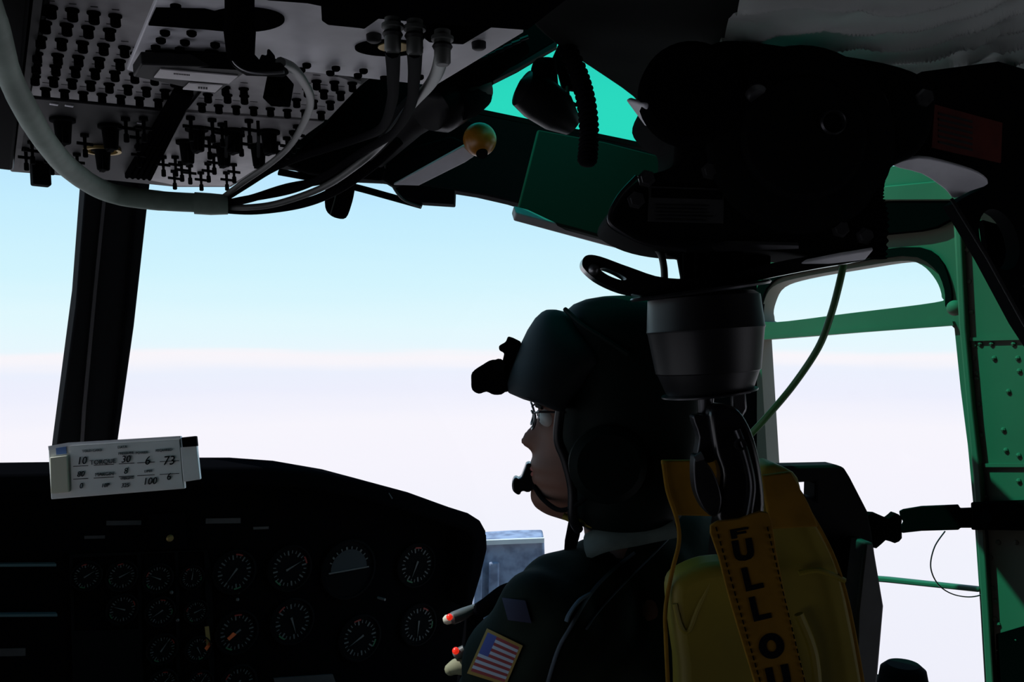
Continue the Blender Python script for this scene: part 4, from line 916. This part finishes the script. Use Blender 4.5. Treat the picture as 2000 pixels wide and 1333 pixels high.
# vest edges and webbing over the suit
def ribbon(pts, r, m, name, n=8):
    pp = smoothloop(pts, n, closed=False)
    obj(name, tube([onsuit(x, y, r*0.8) for x, y in pp], r, 8, flat=0.5), m, person)
ribbon([(1318, 1040), (1270, 1090), (1210, 1150), (1165, 1200), (1145, 1230)], 0.0022, M['piping'], 'vest_edge')
ribbon([(1240, 1080), (1190, 1120), (1150, 1165), (1115, 1225), (1090, 1270), (1066, 1345)], 0.0022, M['piping'], 'vest_edge')
ribbon([(1150, 1162), (1130, 1175), (1112, 1200), (1106, 1215)], 0.0045, M['piping'], 'vest_buckle')
# collar
bm = new()
cpts = [P(1148, 1068, 1.04), P(1180, 1054, 1.03), P(1240, 1042, 1.03), P(1316, 1026, 1.03)]
tube(smoothloop([tuple(p) for p in cpts], 5, closed=False), 0.018, 12, bm, flat=0.45)
obj('collar', bm, M['collar'], person)
obj('neck_strap', slab([(1112, 1018), (1138, 1020), (1132, 1050), (1122, 1085), (1102, 1092), (1104, 1060)], DP(1.07), 0.012), M['soft'], person, bevel=0.002)
obj('chin_strap', ptube([(1100, 1008, 1.05), (1130, 1020, 1.045), (1165, 1027, 1.04), (1200, 1028, 1.04)], 0.0042), M['yvinyl'], person)
# helmet
hel = [(579, 1205, 1250, 0.02), (581, 1170, 1275, 0.045), (586, 1142, 1300, 0.065), (595, 1120, 1318, 0.085), (610, 1103, 1332, 0.102), (635, 1090, 1346, 0.117), (670, 1080, 1358, 0.127), (720, 1076, 1366, 0.132),
       (780, 1078, 1370, 0.132), (840, 1083, 1366, 0.130), (880, 1098, 1360, 0.126), (930, 1106, 1350, 0.120), (975, 1108, 1335, 0.110), (1002, 1112, 1318, 0.096), (1018, 1130, 1300, 0.082), (1026, 1160, 1280, 0.06)]
hob = obj('helmet', headloft(hel, 64, 2.5), M['helmet'], person, ang=180)
vis = [(606, 1066, 1088, 0.020), (610, 1058, 1102, 0.045), (622, 1045, 1122, 0.070), (645, 1030, 1150, 0.095), (670, 1018, 1180, 0.118), (690, 1010, 1196, 0.128), (705, 1004, 1196, 0.133), (725, 996, 1170, 0.136), (748, 990, 1150, 0.137), (764, 992, 1130, 0.136), (772, 1012, 1118, 0.134), (780, 1042, 1108, 0.132), (788, 1066, 1100, 0.130)]
obj('visor_cover', headloft(vis, 64, 2.3), M['visor'], hob, ang=60)
obj('visor_track', tube(smoothloop([tuple(Hd(x, y, yo)) for x, y, yo in [(1098, 608, -0.062), (1125, 638, -0.098), (1160, 662, -0.12), (1200, 690, -0.134)]], 5, closed=False), 0.003, 8), M['helmet'], hob)
obj('ear_cup', lathe([(0, 0.045), (0.012, 0.045), (0.02, 0.036)], Hd(1165, 880, -0.122), (0, -1, 0), 32), M['helmet'], hob)
obj('edge_roll', tube(smoothloop([tuple(Hd(x, y, yo)) for x, y, yo in [(1086, 782, -0.108), (1082, 840, -0.098), (1096, 880, -0.095), (1108, 930, -0.09), (1110, 985, -0.082), (1122, 1012, -0.07)]], 5, closed=False), 0.006, 10), M['rubber'], hob)
# goggle mount
nm = obj('goggle_mount', slab([(985, 690), (975, 685), (974, 676), (988, 668), (992, 657), (1002, 660), (1018, 668), (1012, 760), (990, 766), (978, 768), (976, 730)], Plane(Hd(1000, 700, -0.022), (0, 1, 0)), 0.044), M['soft'], hob, bevel=0.002)
obj('mount_block', slab(smoothloop([(920, 745), (922, 728), (940, 715), (960, 705), (985, 710), (992, 740), (985, 768), (965, 772), (950, 766), (935, 770), (922, 762)], 3), Plane(Hd(960, 740, -0.03), (0, 1, 0)), 0.06), M['soft'], hob, bevel=0.004)
obj('mount_knob', lathe([(0, 0.008), (0.006, 0.008)], Hd(975, 712, -0.03), (0, -1, 0), 14), M['black'], hob)
# glasses
bm = new()
for s in (-0.032, 0.032):
    ring = [Hd(1041+3*math.cos(a*2), 812+22*math.sin(a), s+0.023*math.cos(a)) for a in [2*math.pi*k/24 for k in range(25)]]
    tube(ring, 0.0013, 8, bm)
tube([Hd(1040, 806, -0.010), Hd(1038, 803, 0), Hd(1040, 806, 0.010)], 0.0013, 8, bm)
for s in (-1, 1): tube([Hd(1042, 800, s*0.055), Hd(1050, 796, s*0.071), Hd(1100, 796, s*0.080), Hd(1140, 800, s*0.082)], 0.0014, 8, bm)
gl = obj('glasses', bm, M['dsteel'], person)
bm = new()
for s in (-0.032, 0.032): prism(bm, [Hd(1041, 812+21*math.sin(a), s+0.022*math.cos(a)) for a in [2*math.pi*k/24 for k in range(24)]], V((0.001, 0, 0)))
obj('lens', bm, M['lens'], gl)
for s in (-1, 1):
    obj('eye', ball(Hd(1068, 812, s*0.031), 0.0118, seg=16), M['eyew'], person)
    obj('iris', ball(Hd(1053, 812, s*0.031), 0.0050, seg=10, sc_=(0.5, 1, 1)), M['iris'], person)
    obj('eyebrow', tube([Hd(1050, 793, s*0.012), Hd(1048, 789, s*0.03), Hd(1056, 792, s*0.048)], [0.002, 0.0032, 0.002], 8), M['hair'], person)
obj('lip', tube([Hd(1048, 917, -0.024), Hd(1040, 913, -0.012), Hd(1037, 914, 0), Hd(1040, 913, 0.012), Hd(1048, 917, 0.024)], [0.001, 0.0035, 0.0042, 0.0035, 0.001], 8), M['lips'], person)
obj('lip', tube([Hd(1048, 920, -0.022), Hd(1041, 924, -0.011), Hd(1039, 926, 0), Hd(1041, 924, 0.011), Hd(1048, 920, 0.022)], [0.001, 0.0038, 0.0045, 0.0038, 0.001], 8), M['lips'], person)
# boom microphone
bmk = obj('boom_microphone', slab(smoothloop([(1000, 945), (1006, 934), (1016, 936), (1024, 918), (1030, 906), (1044, 910), (1052, 922), (1050, 945), (1034, 962), (1020, 960), (1014, 968), (1002, 960)], 3), Plane(Hd(1030, 940, -0.012), (0, 1, 0)), 0.024), M['glossy'], person, bevel=0.003)
obj('boom_arm', tube(smoothloop([tuple(Hd(x, y, yo)) for x, y, yo in [(1042, 945, -0.02), (1060, 965, -0.045), (1090, 975, -0.075), (1125, 950, -0.10), (1150, 900, -0.13)]], 5, closed=False), 0.003, 8), M['black'], bmk)
obj('mic_screw', ball(Hd(1045, 918, -0.016), 0.003, seg=10), M['steel'], bmk)
obj('glove', caps(new(), [P(880, 1308, 1.24), P(895, 1302, 1.24), P(915, 1306, 1.24)], [0.009, 0.012, 0.011], 3, 12), M['glove'], person)
obj('radio_cord', ptube([(925, 1200, 1.3), (950, 1185, 1.24), (985, 1160, 1.16), (1020, 1150, 1.10)], 0.012, 6, 10), M['soft'], person)

bpy.data.scenes.remove(TMP)
